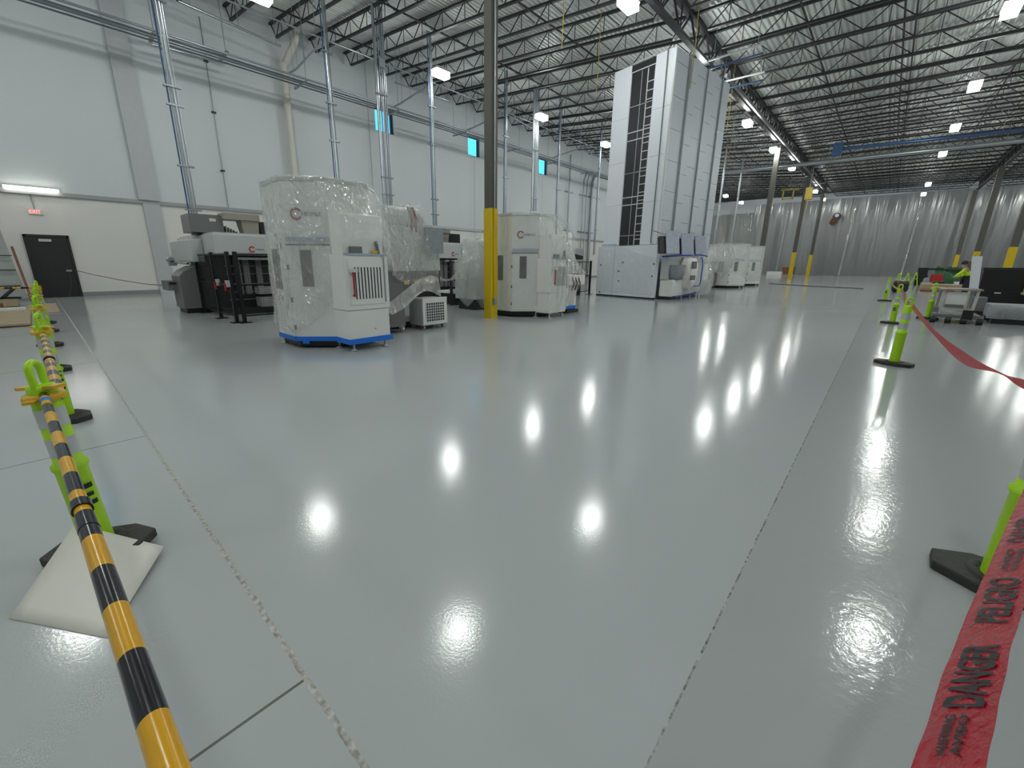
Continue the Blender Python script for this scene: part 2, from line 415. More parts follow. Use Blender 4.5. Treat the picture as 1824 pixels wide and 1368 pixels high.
# steel : joists per bay
BAYS = [('window wall', WX+.02, -7.2, zdeck(WX), zdeck(-7.1)), ('middle aisle', -7.0, 5.3, zdeck(-7.1), zdeck(5.4)), ('right side', 5.5, 18.1, zdeck(5.4), zdeck(18))]
lab = {'window wall': 'black steel bar joist under the roof deck, in the bay beside the window wall',
       'middle aisle': 'black steel bar joist under the roof deck, spanning over the open middle floor',
       'right side': 'black steel bar joist under the roof deck, in the dark bay on the right'}
DEP = .66
for bn, xa, xb, za, zb in BAYS:
    L = xb-xa; za -= .05; zb -= .05
    Z = lambda x: za+(zb-za)*(x/L)
    tc_ = MB().bar((0, 0, Z(0)-.04), (L, 0, Z(L)-.04), .12, .08)
    e = .55
    bc = MB().bar((e, 0, Z(e)-DEP), (L-e, 0, Z(L-e)-DEP), .11, .07)
    wb = MB(); k = int((L-2*e)/1.25); st = (L-2*e)/k
    wb.bar((.12, 0, Z(0)-.06), (e, 0, Z(e)-DEP), .035); wb.bar((L-.12, 0, Z(L)-.06), (L-e, 0, Z(L-e)-DEP), .035)
    for i in range(k):
        a = e+i*st
        wb.bar((a, 0, Z(a)-DEP), (a+st/2, 0, Z(a)-.06), .03); wb.bar((a+st/2, 0, Z(a)-.06), (a+st, 0, Z(a)-DEP), .03)
        wb.bar((a+st/2, 0, Z(a)-.06), (a+st/2, 0, Z(a)-DEP), .022)
    whole = MB()
    for q in (tc_, bc, wb): whole.add(q.v, q.f)
    mt, mb_, mw, mall = (q.mesh(nm, 'joist') for q, nm in ((tc_, 'top_chord'), (bc, 'bottom_chord'), (wb, 'web'), (whole, 'bar_joist')))
    for i in range(-1, 45):
        y = .3+1.8*i
        if y > 69.3: continue
        pts = [(xa+L*t, y, Z(L*t)-DEP) for t in (0, .15, .3, .5, .7, .85, 1)]
        if not inframe(pts, 120): continue
        if y < 34:
            r = thing('bar_joist', (xa, y, 0), lab[bn], 'roof joist', 'bar joists in the bay: '+bn)
            for me, nm in ((mt, 'top_chord'), (mb_, 'bottom_chord'), (mw, 'web')):
                o = bpy.data.objects.new(nm, me); COL.objects.link(o); o.parent = r
        else:
            o = bpy.data.objects.new('bar_joist', mall); COL.objects.link(o); o.location = (xa, y, 0)
            props(o, lab[bn], 'roof joist', 'bar joists in the bay: '+bn)
for x, lb in ((-19.5, 'nearest the window wall'), (-15.4, 'second from the window wall'), (-11.2, 'third from the window wall'), (-3.7, 'just right of the main girder'), (-1.15, 'in the middle of the aisle'), (-.85, 'right of the close pair over the aisle'), (2.4, 'above the right row of lamps'), (9., 'in the dark right bay')):
    z = zdeck(x)-.12 if x > -7 else zdeck(x)-.62
    solo('bridging_bar', MB().bar((x, -2, z-.5 if x > -7 else z), (x, 69, z-.5 if x > -7 else z), .05, .05), 'joist', 'thin black bridging bar crossing the roof joists, '+lb, 'steel bar')
# girders on the column lines
CY0 = 7.5; BAY = 14.37
def girder(x, y0, y1, label):
    r = thing('joist_girder', (x, y0, 0), label, 'girder')
    zt = zdeck(x)-.08; zb = zt-.86; L = y1-y0
    ob('top_chord', MB().bar((0, 0, zt), (0, L, zt), .24, .14), 'girder', r, world=False)
    ob('bottom_chord', MB().bar((0, .5, zb), (0, L-.5, zb), .2, .12), 'girder', r, world=False)
    wbm = MB(); k = 8; st = L/k
    for i in range(k):
        a = i*st
        wbm.bar((0, max(a, .1), zt), (0, a+st/2, zb), .06); wbm.bar((0, a+st/2, zb), (0, min(a+st, L-.1), zt), .06)
        wbm.bar((0, a+st/2, zb), (0, a+st/2, zt), .04)
    ob('web', wbm, 'girder', r, world=False)
nm_ = ['nearest span, reaching the big yellow-footed column', 'span running over the tall storage tower', 'span behind the tall storage tower', 'fourth span from the camera', 'farthest span before the plastic curtain']
for i in range(5):
    y0 = CY0+BAY*(i-1); girder(-7.1, max(y0, -6.8), min(y0+BAY, 69.5), 'dark steel roof girder on the left column line, '+nm_[i])
for y0, y1, t in ((25., 42.9, 'nearer span'), (43.1, 54.3, 'middle span'), (54.5, 69, 'farthest span')):
    girder(5.4, y0, y1, 'dark steel roof girder on the right column line, '+t)
# columns
def column(x, y, wd, label, zt=None, sleeve=2.54, conduit=False):
    zt = zt or zdeck(x)-1.02
    r = thing('steel_column', (x, y, 0), label, 'column')
    h = wd/2
    ob('shaft', MB().box((-h, -h, 0), (h, h, zt)), 'column', r, world=False)
    g = h+.012
    ob('yellow_guard', MB().box((-g, -g, 0), (g, g, sleeve)), 'yellow', r, 'safety yellow painted lower part', world=False)
    if conduit:
        ob('conduit', MB().tube([(g+.02, -.02, .42), (g+.02, -.02, zt)], .016, 8), 'steel', r, 'thin steel conduit', world=False)
        ob('conduit_lower', MB().tube([(g+.021, -.02, .5), (g+.021, -.02, sleeve)], .02, 8), 'yellow', r, world=False)
        ob('outlet_box', MB().box((g, -.06, .34), (g+.06, .03, .48)), 'steel', r, 'small steel outlet box', world=False)
column(-7.1, 7.47, .21, 'dark column with yellow lower part, nearest, standing between the two covered machines', conduit=True)
column(-7.1, 36.3, .3, 'dark column behind the far covered machines, lit by a lamp at its top')
column(-7.1, 50.6, .3, 'dark column with yellow foot, left one of the two before the plastic curtain')
column(-7.1, 62.9, .3, 'dark column with yellow foot, right one of the two before the plastic curtain')
column(5.3, 68.6, .32, 'dark column with faded yellow foot, leftmost of three on the right by the curtain')
column(5.3, 54.5, .36, 'dark column behind the white upright board on the right')
column(5.72, 43.2, .34, 'dark column with bright yellow foot rising behind the big black crate')

# lamps
def highbay(x, y, z, zt):
    r = thing('high_bay_light', (x, y, z), 'x', 'ceiling light', 'high bay lights hung under the roof')
    ob('housing', MB().box((-.2, -.38, .02), (.2, .38, .10)).box((-.1, -.2, .1), (.1, .2, .17)), 'housing', r, world=False)
    ob('diffuser', MB().box((-.18, -.36, -.2), (.18, .36, .018)), 'diffuser', r, 'glowing white diffuser', world=False)
    for q in (-.28, .28): ob('hanger', MB().tube([(0, q, .1), (0, q, zt-z)], .006, 5), 'steel', r, world=False)
    return r
rows = [('left', -16., 9.4), ('middle', -7.25, 9.0), ('right', 1.3, 8.75), ('far right', 9.6, 8.6)]
order = ['nearest', 'second', 'third', 'fourth', 'fifth', 'sixth', 'seventh', 'eighth', 'ninth', 'tenth', 'eleventh', 'twelfth', 'thirteenth']
protos = {}
for rn, x, z in rows:
    kv = 0
    for k in range(-2, 9):
        y = 13.65+7.35*(k-1)
        if k == 6 and rn in ('middle', 'right'): continue
        if rn == 'far right' and k < 1: continue
        zt = zdeck(x)-.72
        if rn not in protos: r = protos[rn] = highbay(x, y, z, zdeck(x))
        else: r = dup(protos[rn], (x, y, z))
        if inframe([(x, y, z)], 0):
            r['label'] = 'glowing high bay light, %s in view of the %s row under the roof' % (order[kv], rn); kv += 1
        else: r['label'] = 'high bay light of the %s row outside the view overhead' % rn
# wall light and exit sign
t = thing('linear_wall_light', (WX, .5, 3.7), 'long glowing linear light on the wall above the exit sign', 'wall light')
ob('housing', MB().box((WX, -.2, 3.70), (WX+.1, 1.14, 3.8)), 'exitwhite', t)
ob('diffuser', MB().box((WX+.1, -.18, 3.705), (WX+.16, 1.12, 3.77)), 'tube', t, 'glowing white tube')
t = thing('exit_sign', (WX, .4, 2.9), 'small red exit sign above the charcoal door', 'exit sign')
ob('housing', MB().box((WX, .24, 2.90), (WX+.06, .60, 3.08)), 'exitwhite', t)
ob('letters', text_mb('EXIT', .17, (0, 1, 0), (0, 0, 1), (WX+.062, .255, 2.93), font_w=.82), 'exitred', t, 'glowing red letters EXIT')
ob('conduit', MB().tube([(WX+.02, .42, 3.08), (WX+.02, .40, 3.6)], .02, 6), 'trim', t)
solo('loose_cord', MB().tube([wx(133, 481, WX+.12), wx(165, 489, WX+.3), wx(215, 499, -20), wx(260, 506, -18), wx(312, 510, -14.2)], .012, 5), 'cable', 'thin grey cord hanging slack from the charcoal door to the machine on the left', 'cord')
solo('door_cord', MB().tube([(WX+.07, .87, .93), (WX+.09, .86, .6), (WX+.1, .80, .3), (WX+.1, .70, .03)], .008, 5), 'cable', 'thin cord hanging down from the door lever', 'cord')

# ------------------------------------------------------------------ pipes on the window wall
RX = -20.2
tr_ = thing('wall_pipe_run', (RX, 0, 8.84), 'rack of grey pipes running along the window wall at window height', 'pipe')
for dx, dz, r_ in ((-.5, .03, .03), (-.2, .05, .055), (.06, .02, .03), (.4, .03, .04)):
    ob('pipe', MB().tube([(RX+dx, -3, 8.84+dz), (RX+dx, 60, 8.84+dz)], r_, 7), 'pipegrey', tr_)
solo('sprinkler_pipe', MB().tube([(-19.6, -2, 10.55), (-19.6, 60, 10.55)], .035, 8), 'steel', 'slender steel pipe running high under the roof beside the window wall', 'pipe')
brk = None
for i, y in enumerate((4.6, 9.3, 13.9, 18.6, 23.4, 28.2, 33., 38.)):
    if brk is None:
        brk = thing('pipe_trapeze', (RX, y, 8.7), 'steel trapeze bracket carrying the pipe run on the window wall', 'bracket', 'trapeze brackets of the wall pipe run')
        ob('channel', MB().box((-.62, -.04, 0), (.6, .04, .06)), 'pipegrey', brk, world=False)
        [ob('rod', MB().tube([(q, 0, .05), (q, 0, zdeck(RX+q)-8.7)], .012, 5), 'steel', brk, world=False) for q in (-.57, .55)]
    else: dup(brk, (RX, y, 8.7))
dp = MB().tube([(WX+.35, 9.55, 0), (WX+.35, 9.55, 10.1), (WX+.42, 9.68, 10.3), (WX+1.1, 9.9, 10.95), (WX+1.15, 9.95, 11.3), (WX+1.15, 9.95, 11.6)], .15, 14)
t = thing('drain_pipe', (WX+.35, 9.55, 0), 'fat cream drain pipe running down the left wall behind the front machine', 'drain pipe')
ob('pipe', dp, 'cream', t)
for z in (2., 4.2, 6.4, 8.9, 10.05):
    ob('coupling', MB().tube([(WX+.35, 9.55, z), (WX+.35, 9.55, z+.14)], .165, 14), 'cream', t)
tk = MB().tube([(WX+.06, 6.5, 3.7), (WX+.06, 6.5, 11.)], .018, 6)
t = thing('wall_conduit', (WX+.06, 6.5, 3.7), 'thin dark conduit running straight up the left wall between grey shadow strip and drain pipe', 'conduit')
ob('pipe', tk, 'pipegrey', t)
for z in (5.2, 7.5, 9.4): ob('clamp', MB().box((WX, 6.42, z), (WX+.09, 6.58, z+.06)), 'door', t)
# conduit drops on their 5.1 m grid
def dropset(x, y, pipes, ztop, zbot, label, cl, box=None):
    ztop = zdeck(x)
    r = thing('conduit_drop', (x, y, zbot), label, 'conduit', 'conduit drops to the machines')
    for dx, dy, rad, m_, lb in pipes:
        ob('conduit', MB().tube([(x+dx, y+dy, zbot), (x+dx, y+dy, ztop)], rad, 8), m_, r, lb)
    w_ = max(abs(q[1]) for q in pipes)+.09
    for z in cl:
        ob('strut_clamp', MB().box((x-.05, y-w_, z), (x+.07, y+w_, z+.05)), 'pipegrey', r)
    if box: ob('junction_box', MB().box((x-.02, y-.12, box), (x+.12, y+.14, box+.32)), 'steel', r)
S = [(-.02, -.12, .022, 'bluepipe', 'blue air pipe'), (.02, -.03, .045, 'steel', None), (.0, .07, .025, 'pipegrey', None)]
Wd = [(-.02, -.2, .07, 'steel', None), (.0, -.06, .03, 'pipegrey', None), (.02, .03, .03, 'steel', None), (.0, .12, .05, 'pipegrey', None), (.02, .2, .025, 'steel', None)]
XD = -17.
S1 = [(-.02, -.13, .022, 'bluepipe', 'blue air pipe'), (.02, -.06, .03, 'pipegrey', None), (.02, .02, .035, 'steel', None), (0, .09, .022, 'steel', None)]
dropset(-17., 3.86, S1, 11.2, 1.3, 'tall conduit drop, leftmost, ending at the grey machine by the door side', (2.9, 4.2, 5.9, 6.4, 8.6, 9.3))
dropset(XD, 8.95, S, 10.9, 2., 'tall blue and silver conduit drop right behind the front covered machine', (4.2, 5.9, 7.2, 8.9))
dropset(XD, 11.25, Wd, 11., 2., 'wide bundle of silver conduits above the right end of the front covered machine', (4.2, 4.9, 8.1), 9.1)
dropset(XD, 13.9, S, 10.9, 2., 'blue and silver conduit drop under the hanging lamp left of the big yellow column', (3.6, 4.3, 6.7, 8.3))
dropset(XD, 19.1, S, 10.6, 2., 'blue conduit drop just right of the big yellow column', (3.8, 6., 8.1))
dropset(XD, 21.8, Wd, 11., 2., 'wide bundle of conduits rising above the second covered machine', (4.2, 5.2, 7.9))
dropset(XD, 24.3, S, 10.6, 2., 'blue conduit drop by the third window', (3.8, 6., 8.1))
dropset(XD, 29.5, S, 10.9, 2., 'blue conduit drop close to the left edge of the storage tower', (3.8, 6., 8.1))
dropset(-10.9, 38., [(0, -.1, .05, 'steel', None), (0, .1, .05, 'pipegrey', None)], 10., 2.4, 'grey conduit drop right of the tower, left one of the pair over the far machines', (4., 6., 8.))
dropset(-10.9, 43., [(0, -.1, .05, 'steel', None), (0, .1, .05, 'pipegrey', None)], 9.6, 2.4, 'grey conduit drop right of the tower, right one of the pair over the far machines', (4., 6., 8.))
# branch conduits from the wall run to the drops
for y, lb in ((8.95, 'to the drop behind the front machine'), (14.1, 'under the first hanging lamp'), (19.2, 'behind the big yellow column'), (28., 'left of the storage tower')):
    t = thing('branch_conduit', (-19.5, y, 9.5), 'silver conduit branch reaching from the wall pipe run '+lb, 'conduit', 'branch conduits')
    ob('conduit', MB().tube([(RX, y-.15, 9.0), (-19.7, y, 9.1), (-18.5, y+.02, 9.25), (XD, y, 9.35)], .04, 7), 'steel', t)
    for x in (-19.6, -18.9, -17.8): ob('hanger_rod', MB().tube([(x, y+.02, 9.1), (x, y+.02, zdeck(x))], .01, 5), 'steel', t)
for (a, b_), lb in ((((318, 2), (500, 82)), 'high on the left near the drain pipe'), (((704, 147), (800, 180)), 'beside the first hanging lamp'), (((1038, 267), (1076, 284)), 'at the left edge of the tower'), (((905, 205), (960, 235)), 'behind the second hanging lamp')):
    p_, q_ = wx(*a, -20.2), wx(*b_, -20.2)
    t = thing('ceiling_conduit', p_, 'bright silver conduit hung below the joists '+lb, 'conduit', 'hung silver conduits')
    ob('conduit', MB().tube([p_, q_], .045, 7), 'steel', t)
    for f in (.1, .55, .95):
        c = p_.lerp(q_, f); ob('hanger_rod', MB().tube([c, (c.x, c.y, zdeck(c.x))], .012, 5), 'steel', t)
t = thing('wall_raceway', (WX+1.5, 6, 9.), 'pair of bright silver pipes on a bracket at upper left of the wall', 'pipe')
p_, q_ = wx(268, 62, -21.6), wx(398, 97, -21.6)
ob('pipe', MB().tube([p_, q_], .05, 8), 'steel', t); ob('pipe', MB().tube([p_-Vector((0, 0, .3)), q_-Vector((0, 0, .3))], .05, 8), 'steel', t)
for f in (0.02, 1.): c = p_.lerp(q_, f); ob('bracket', MB().box((c.x-.5, c.y-.05, c.z-.1), (c.x+.5, c.y+.05, c.z)), 'pipegrey', t); ob('rod', MB().tube([(c.x+.3, c.y, c.z), (c.x+.3, c.y, zdeck(c.x+.3))], .014, 5), 'steel', t)
for px, lb, r_ in ((1012, 'thin pair with strut brackets', .06), (1037, 'left of the bent pair', .05), (1043, 'right of the bent pair', .05), (1052, 'fattest one by the tower', .13)):
    a = wx(px, 380, WX+.25); a.z = 0
    t = thing('wall_riser', a, 'grey pipe riser on the window wall left of the tower, '+lb, 'pipe')
    pts = [(a.x, a.y, 0), (a.x, a.y, 8.9), (a.x+.05, a.y+.2, 9.4), (a.x+.15, a.y+.8, 9.7), (a.x+.2, a.y+4, 9.75)] if px > 1020 else [(a.x, a.y, 0), (a.x, a.y, 10.6)]
    ob('pipe', MB().tube(pts, r_, 8), 'pipegrey', t)
    for z in (4.3, 7.6): ob('strut', MB().box((a.x-.2, a.y-.4, z), (a.x-.1, a.y+.9, z+.07)), 'pipegrey', t)
# ducts high over the middle aisle
p_, q_ = wz(1333, 303, 8.6), wz(1824, 250, 8.6)
e_ = q_+(q_-p_)*.6
t = thing('round_duct', p_, 'long pale pipe running across under the joists in front of the right lamps', 'pipe')
ob('pipe', MB().tube([p_-(q_-p_)*.12, e_], .15, 12), 'steel', t)
for f in (.1, .35, .6, .95, 1.2):
    c = p_+(q_-p_)*f; ob('hanger_rod', MB().tube([c, (c.x, c.y, zdeck(c.x))], .015, 5), 'steel', t)
p_, q_ = wz(1492, 266, 8.8), wz(1824, 231, 8.8)
t = thing('blue_beam', p_, 'dark blue pipe running across just above the long pale pipe', 'pipe')
ob('pipe', MB().tube([p_, q_+(q_-p_)*.5], .10, 8), 'bluepipe', t)
[ob('hanger_rod', MB().tube([p_.lerp(q_, f), Vector((p_.lerp(q_, f).x, p_.lerp(q_, f).y, zdeck(p_.lerp(q_, f).x)))], .012, 5), 'steel', t) for f in (.2, .9)]
ob('end_valve', MB().cbox(p_, (.5, .3, .8)), 'bluepipe', t)
for a, b_, lb in (((1303, 272), (1384, 258), 'left of the lamp on the second column'), ((1302, 250), (1362, 240), 'topmost beside the tower'), ((1404, 330), (1472, 326), 'beside the yellow hoist')):
    p_, q_ = wz(*a, 8.8), wz(*b_, 8.8)
    t = thing('hung_conduit', p_, 'silver conduit hung over the far machines, '+lb, 'conduit', 'hung silver conduits')
    ob('conduit', MB().tube([p_, q_], .04, 6), 'steel', t)
    for f in (.05, .95): c = p_.lerp(q_, f); ob('hanger_rod', MB().tube([c, (c.x, c.y, zdeck(c.x))], .012, 5), 'steel', t)
solo('power_busway', MB().bar((-6.75, 22, 9.3), (-6.75, 60, 9.3), .1, .14), 'mgrey', 'long grey busway running along the girder toward the plastic curtain', 'busway')
for (a, b_, z), lb in ((((1262, 108), (1360, 78), 9.2), 'over the top of the tower'), (((1281, 148), (1362, 128), 9.2), 'at the back corner of the tower')):
    p_, q_ = wz(*a, z), wz(*b_, z)
    t = thing('cable_rack', p_, 'white and blue pipe rack leaving the girder '+lb, 'pipe')
    [ob('hanger_rod', MB().tube([p_.lerp(q_, f), Vector((p_.lerp(q_, f).x, p_.lerp(q_, f).y, zdeck(p_.lerp(q_, f).x)))], .012, 5), 'steel', t) for f in (.1, .9)]
    ob('rail', MB().tube([p_, q_], .04, 6), 'frame', t); ob('blue_pipe', MB().tube([p_+Vector((0, .15, -.25)), q_+Vector((0, .15, -.25))], .035, 6), 'bluepipe', t)
# ropes hanging from the roof
for (px, py), z0, z1, lb in (((1067, 85), 7.9, 10.2, 'left of the tower top'), ((1003, 18), 8.3, 10.3, 'left of the big lamp'), ((1242, 40), 7.4, 9.9, 'beside the front edge of the tower'), ((1305, 150), 7.4, 9.6, 'just right of the tower'), ((1310, 190), 6.8, 9.6, 'between tower and far machines')):
    c = wz(px, py, 9.4)
    solo('hanging_rope', MB().tube([(c.x, c.y, z0), (c.x+.02, c.y, (z0+z1)/2), (c.x, c.y, zdeck(c.x))], .014, 5), 'rope', 'thin yellow rope hanging from the roof '+lb, 'rope')
c = wz(1441, 345, 7.6)
t = thing('chain_hoist', c, 'yellow hoist hanging by the dark columns in front of the plastic curtain', 'hoist')
ob('body', MB().cbox((c.x, c.y, c.z), (.5, .5, 1.)), 'yellow', t); ob('frame', MB().cbox((c.x-1.5, c.y, c.z+.5), (1.4, .1, .12)).cbox((c.x-2., c.y, c.z+.1), (.1, .1, .9)).cbox((c.x-1.2, c.y, c.z+.1), (.1, .1, .9)).cbox((c.x-1.6, c.y, c.z-.3), (.9, .1, .1)), 'rope', t)
ob('hook', MB().tube([(c.x, c.y, c.z-.5), (c.x, c.y, c.z-1.4)], .04, 6), 'yellow', t); ob('strap', MB().tube([(c.x, c.y, c.z+.5), (c.x, c.y, zdeck(c.x))], .05, 6), 'pipegrey', t)

# ------------------------------------------------------------------ plastic curtain
def sheet_curtain(x0, x1, y, z1, seed):
    rows_ = []
    n_ = int((x1-x0)/.16)
    for k in range(17):
        z = .03+(z1-.03)*k/16
        rows_.append([(x0+(x1-x0)*i/n_, y+.22*noise.noise(Vector((i*.16*.9+seed, z*.05, 0)))+.10*noise.noise(Vector((i*.16*2.7+seed, z*.12, 3))), z) for i in range(n_+1)])
    return MB().grid(rows_)
t = thing('plastic_curtain', (-2, 70, 0), 'huge grey translucent plastic curtain closing off the far end of the hall', 'plastic curtain')
ob('sheet', sheet_curtain(-15.3, 18.1, 70, 9.45, 1), 'curtain', t)
ob('end_sheet', sheet_curtain(WX+.05, -15.2, 70.2, 9.6, 8), 'film2', t, 'clearer end sheet by the window wall')
ob('header', MB().box((WX+.05, 70.25, 8.45), (18.1, 70.3, 10.2)), 'towerg', t)
ob('bottom_weight', MB().box((-15, 69.75, 0), (18, 69.95, .1)), 'greytarp', t)
for x in (-11.5, -4.6, 1.2): ob('seam_tape', MB().bar((x, 69.6, .05), (x+.2, 69.62, 8.3), .18, .02, (0, 1, 0)), 'film', t, world=True)
c = Vector((-5.95, 69.1, 7.25))
t = thing('exhaust_fan', c, 'round fan with orange housing stuck through the plastic curtain', 'fan')
ob('housing', MB().tube([c+Vector((0, -.2, 0)), c+Vector((0, .5, 0))], .42, 16), 'slot', t); ob('hub', MB().tube([c+Vector((0, -.3, .1)), c+Vector((0, -.15, .1))], .2, 12), 'exitwhite', t)
ob('duct', MB().tube([c+Vector((-.2, -.1, -.35)), c+Vector((-.4, .3, -.75))], .32, 12), 'woodred', t)

# ------------------------------------------------------------------ covered octagonal machines
def octa(cx, cy, side):
    a = side*(1+math.sqrt(2))/2; h = side/2
    return [(cx-h, cy-a), (cx+h, cy-a), (cx+a, cy-h), (cx+a, cy+h), (cx+h, cy+a), (cx-h, cy+a), (cx-a, cy+h), (cx-a, cy-h)]
def facet_quad(p0, p1, u0, u1, z0, z1, d0=0., d1=.01):
    """slab on the vertical facet p0-p1 (outside is to the right of p0->p1)"""
    p0 = Vector((*p0, 0)); p1 = Vector((*p1, 0)); e = (p1-p0); nn = Vector((e.y, -e.x, 0)).normalized()
    a = p0+e*u0; b_ = p0+e*u1
    lo = [a+nn*d0, b_+nn*d0, b_+nn*d1, a+nn*d1]
    # order counter clockwise from above : a0,a1,b1,b0
    L_ = [lo[0], lo[3], lo[2], lo[1]]
    return MB().hull8([(q.x, q.y, z0) for q in L_], [(q.x, q.y, z1) for q in L_])
def ring_logo(c, xd, s, nn):
    xd = Vector(xd).normalized(); zd = Vector((0, 0, 1)); nn = Vector(nn); mb = MB(); k = 18; vs = []
    for i in range(k+1):
        a = math.radians(30+300*i/k)
        for r_ in (s*.62, s): vs.append(Vector(c)+(xd*math.cos(a)+zd*math.sin(a))*r_)
    mb.add([v+nn*.008 for v in vs], [(2*i, 2*i+1, 2*i+3, 2*i+2) for i in range(k)])
    return mb
def cover_wrap(P, z1, hem, amp, seed, lift=.035, bulge=.02, nz=34, per=10):
    """film wrapped round part of a polygon; hem = bottom height at every corner"""
    P = [Vector((*p, 0)) for p in P]
    c = sum(P, Vector())/len(P)
    cols = []
    for k in range(len(P)-1):
        for i in range(per): cols.append((P[k].lerp(P[k+1], i/per), hem[k]+(hem[k+1]-hem[k])*i/per))
    cols.append((P[-1], hem[-1]))
    rows_ = []
    for j in range(nz+1):
        r = []
        for i, (p_, h_) in enumerate(cols):
            z = z1+(h_-z1)*j/nz
            d = (p_-c).normalized()
            q = Vector((i*.33, z*.7, seed))
            k_ = noise.noise(q)+.6*noise.noise(q*2.4+Vector((0, 3, 0)))
            # tension folds run diagonally from the top corners
            k_ += 1.1*(1-abs(noise.noise(Vector((i*.28+z*1.1, z*.5-i*.09, seed+9)))*2.2))**3
            k_ += .5*math.sin((i*.9+z*3.1+seed))*noise.noise(Vector((i*.2, z, seed+5)))
            r.append(p_+d*(lift+bulge*j/nz+amp*(k_)*(.15+.85*j/nz))+Vector((0, 0, z)))
        rows_.append(r)
    top = [[Vector((p_.x, p_.y, z1))+(p_-c).normalized()*lift-(p_-c)*.12+Vector((0, 0, .02)) for p_, h_ in cols]]
    return MB().grid(top+rows_)
def octmachine(cx, cy, side, h, label, seed, front_box=True, tape='tape', hem=None, logo=True, zc=.14):
    P = octa(cx, cy, side)
    r = thing('covered_machine', (cx, cy, 0), label, 'machine')
    ob('body', MB().prism(P, zc, h), 'mwhite', r, bevel=.012)
    ob('top_plate', MB().prism(octa(cx, cy, side*1.02), h, h+.05), 'mlight', r)
    ob('plinth', MB().prism(octa(cx, cy, side*.93), .03, zc), 'black', r)
    for q in (0, 2, 3): 
        x, y = P[q]; x = cx+(x-cx)*.93; y = cy+(y-cy)*.93
        ob('levelling_foot', MB().lathe([(.0, 0), (.06, 0), (.06, .02), (.02, .03), (.02, .12)], (x, y, 0), 12), 'steel', r)
    # front-right facet (P1-P2): door with window, logo above
    f = ob('door', facet_quad(P[1], P[2], .03, .97, zc+.03, 1.52, 0, .012), 'mwhite', r, bevel=.004)
    ob('door_window', facet_quad(P[1], P[2], .30, .56, .95, 1.48, .012, .018), 'glassdark', f)
    for z in (.3, .72, 1.2): ob('hinge', facet_quad(P[1], P[2], -.01, .03, z, z+.07, .0, .03), 'black', f)
    f = ob('side_panel', facet_quad(P[0], P[1], .04, .96, zc+.03, 1.52, 0, .012), 'mwhite', r, bevel=.004)
    ob('panel_window', facet_quad(P[0], P[1], .2, .6, .9, 1.5, .012, .018), 'glassdark', f)
    e = Vector((P[2][0]-P[1][0], P[2][1]-P[1][1], 0)).normalized(); nn = Vector((e.y, -e.x, 0))
    if logo:
        c = Vector((*P[1], 0)).lerp(Vector((*P[2], 0)), .32)+Vector((0, 0, 1.98))+nn*.004
        ob('logo_ring', ring_logo(c, e, .09, nn), 'logo', r, 'red ring logo')
        ob('logo_text', text_mb('HERMLE', .085, e, (0, 0, 1), c+e*.075-Vector((0, 0, .03)), font_w=.9), 'logotxt', r, 'grey lettering beside the ring')
    # seams
    ob('seam', facet_quad(P[1], P[2], 0, 1, 1.545, 1.565, 0, .004), 'slot', r)
    ob('tape_line', facet_quad(P[1], P[2], .02, 1., 1.60, 1.66, .02, .024), 'tapelt', r, 'strip of pale blue tape under the film')
    if front_box:
        bx0, bx1 = P[2][0]-.02, P[2][0]+.42; y0, y1 = P[2][1]-.03, P[3][1]+.02
        bxo = ob('front_cabinet', MB().box((bx0, y0, zc-.02), (bx1-.02, y1, .62)).box((bx0, y0-.015, .62), (bx1, y1+.015, 1.42)).box((bx0, y0+.02, 1.42), (bx1-.06, y1-.02, 1.98)), 'mwhite', r, bevel=.012)
        g = ob('grille_door', MB().box((bx1, y0+.05, .70), (bx1+.014, y1-.08, 1.34)), 'mwhite', r)
        sl = MB()
        for i in range(9):
            y = y0+.14+i*.052; sl.box((bx1+.012, y, .78), (bx1+.017, y+.018, 1.24))
        ob('grille_slots', sl, 'slot', g, 'dark vertical slots')
        ob('red_handle', MB().tube([(bx1+.05, y0+.10, .82), (bx1+.05, y0+.10, 1.2)], .014, 8).box((bx1+.01, y0+.09, .83), (bx1+.05, y0+.11, .85)), 'red', r, 'red vertical handle')
        ob('white_tag', MB().box((bx1+.04, y0+.05, 1.17), (bx1+.07, y0+.17, 1.22)), 'exitwhite', r)
        ob('shelf_tools', MB().box((bx1-.05, y0+.12, 1.43), (bx1+.0, y0+.3, 1.53)), 'mgrey', r)
        ob('shelf_wand', MB().cbox((bx1-.03, y1-.13, 1.52), (.03, .03, .2), 0, .2), 'mgrey', r)
        ob('orange_block', MB().box((bx1-.04, y1-.23, 1.44), (bx1-.01, y1-.14, 1.48)), 'orangey', r)
        ob('blue_edge_tape', MB().box((bx1-.02, y0, 1.41), (bx1+.018, y1, 1.435)), 'tapelt', r)
        ob('rail', MB().box((bx1+.0, y1-.07, .72), (bx1+.03, y1-.055, 1.4)), 'mlight', r)
        for y in (y0+.08, y1-.08): ob('levelling_foot', MB().lathe([(.0, 0), (.05, 0), (.05, .02), (.018, .03), (.018, .13)], (bx1-.07, y, 0), 12), 'steel', r)
        ob('warning_sticker', MB().add([(bx1-.019, y0+.42, .30), (bx1-.019, y0+.46, .30), (bx1-.019, y0+.44, .335)], [(0, 1, 2)]), 'orangey', r)
        if tape:
            ob('bottom_tape', MB().box((bx0, y0-.012, zc-.03), (bx1-.005, y0+.0, zc+.05)).box((bx1-.022, y0-.01, zc-.03), (bx1-.008, y1+.04, zc+.05)), tape, r, 'blue masking tape along the bottom edge')
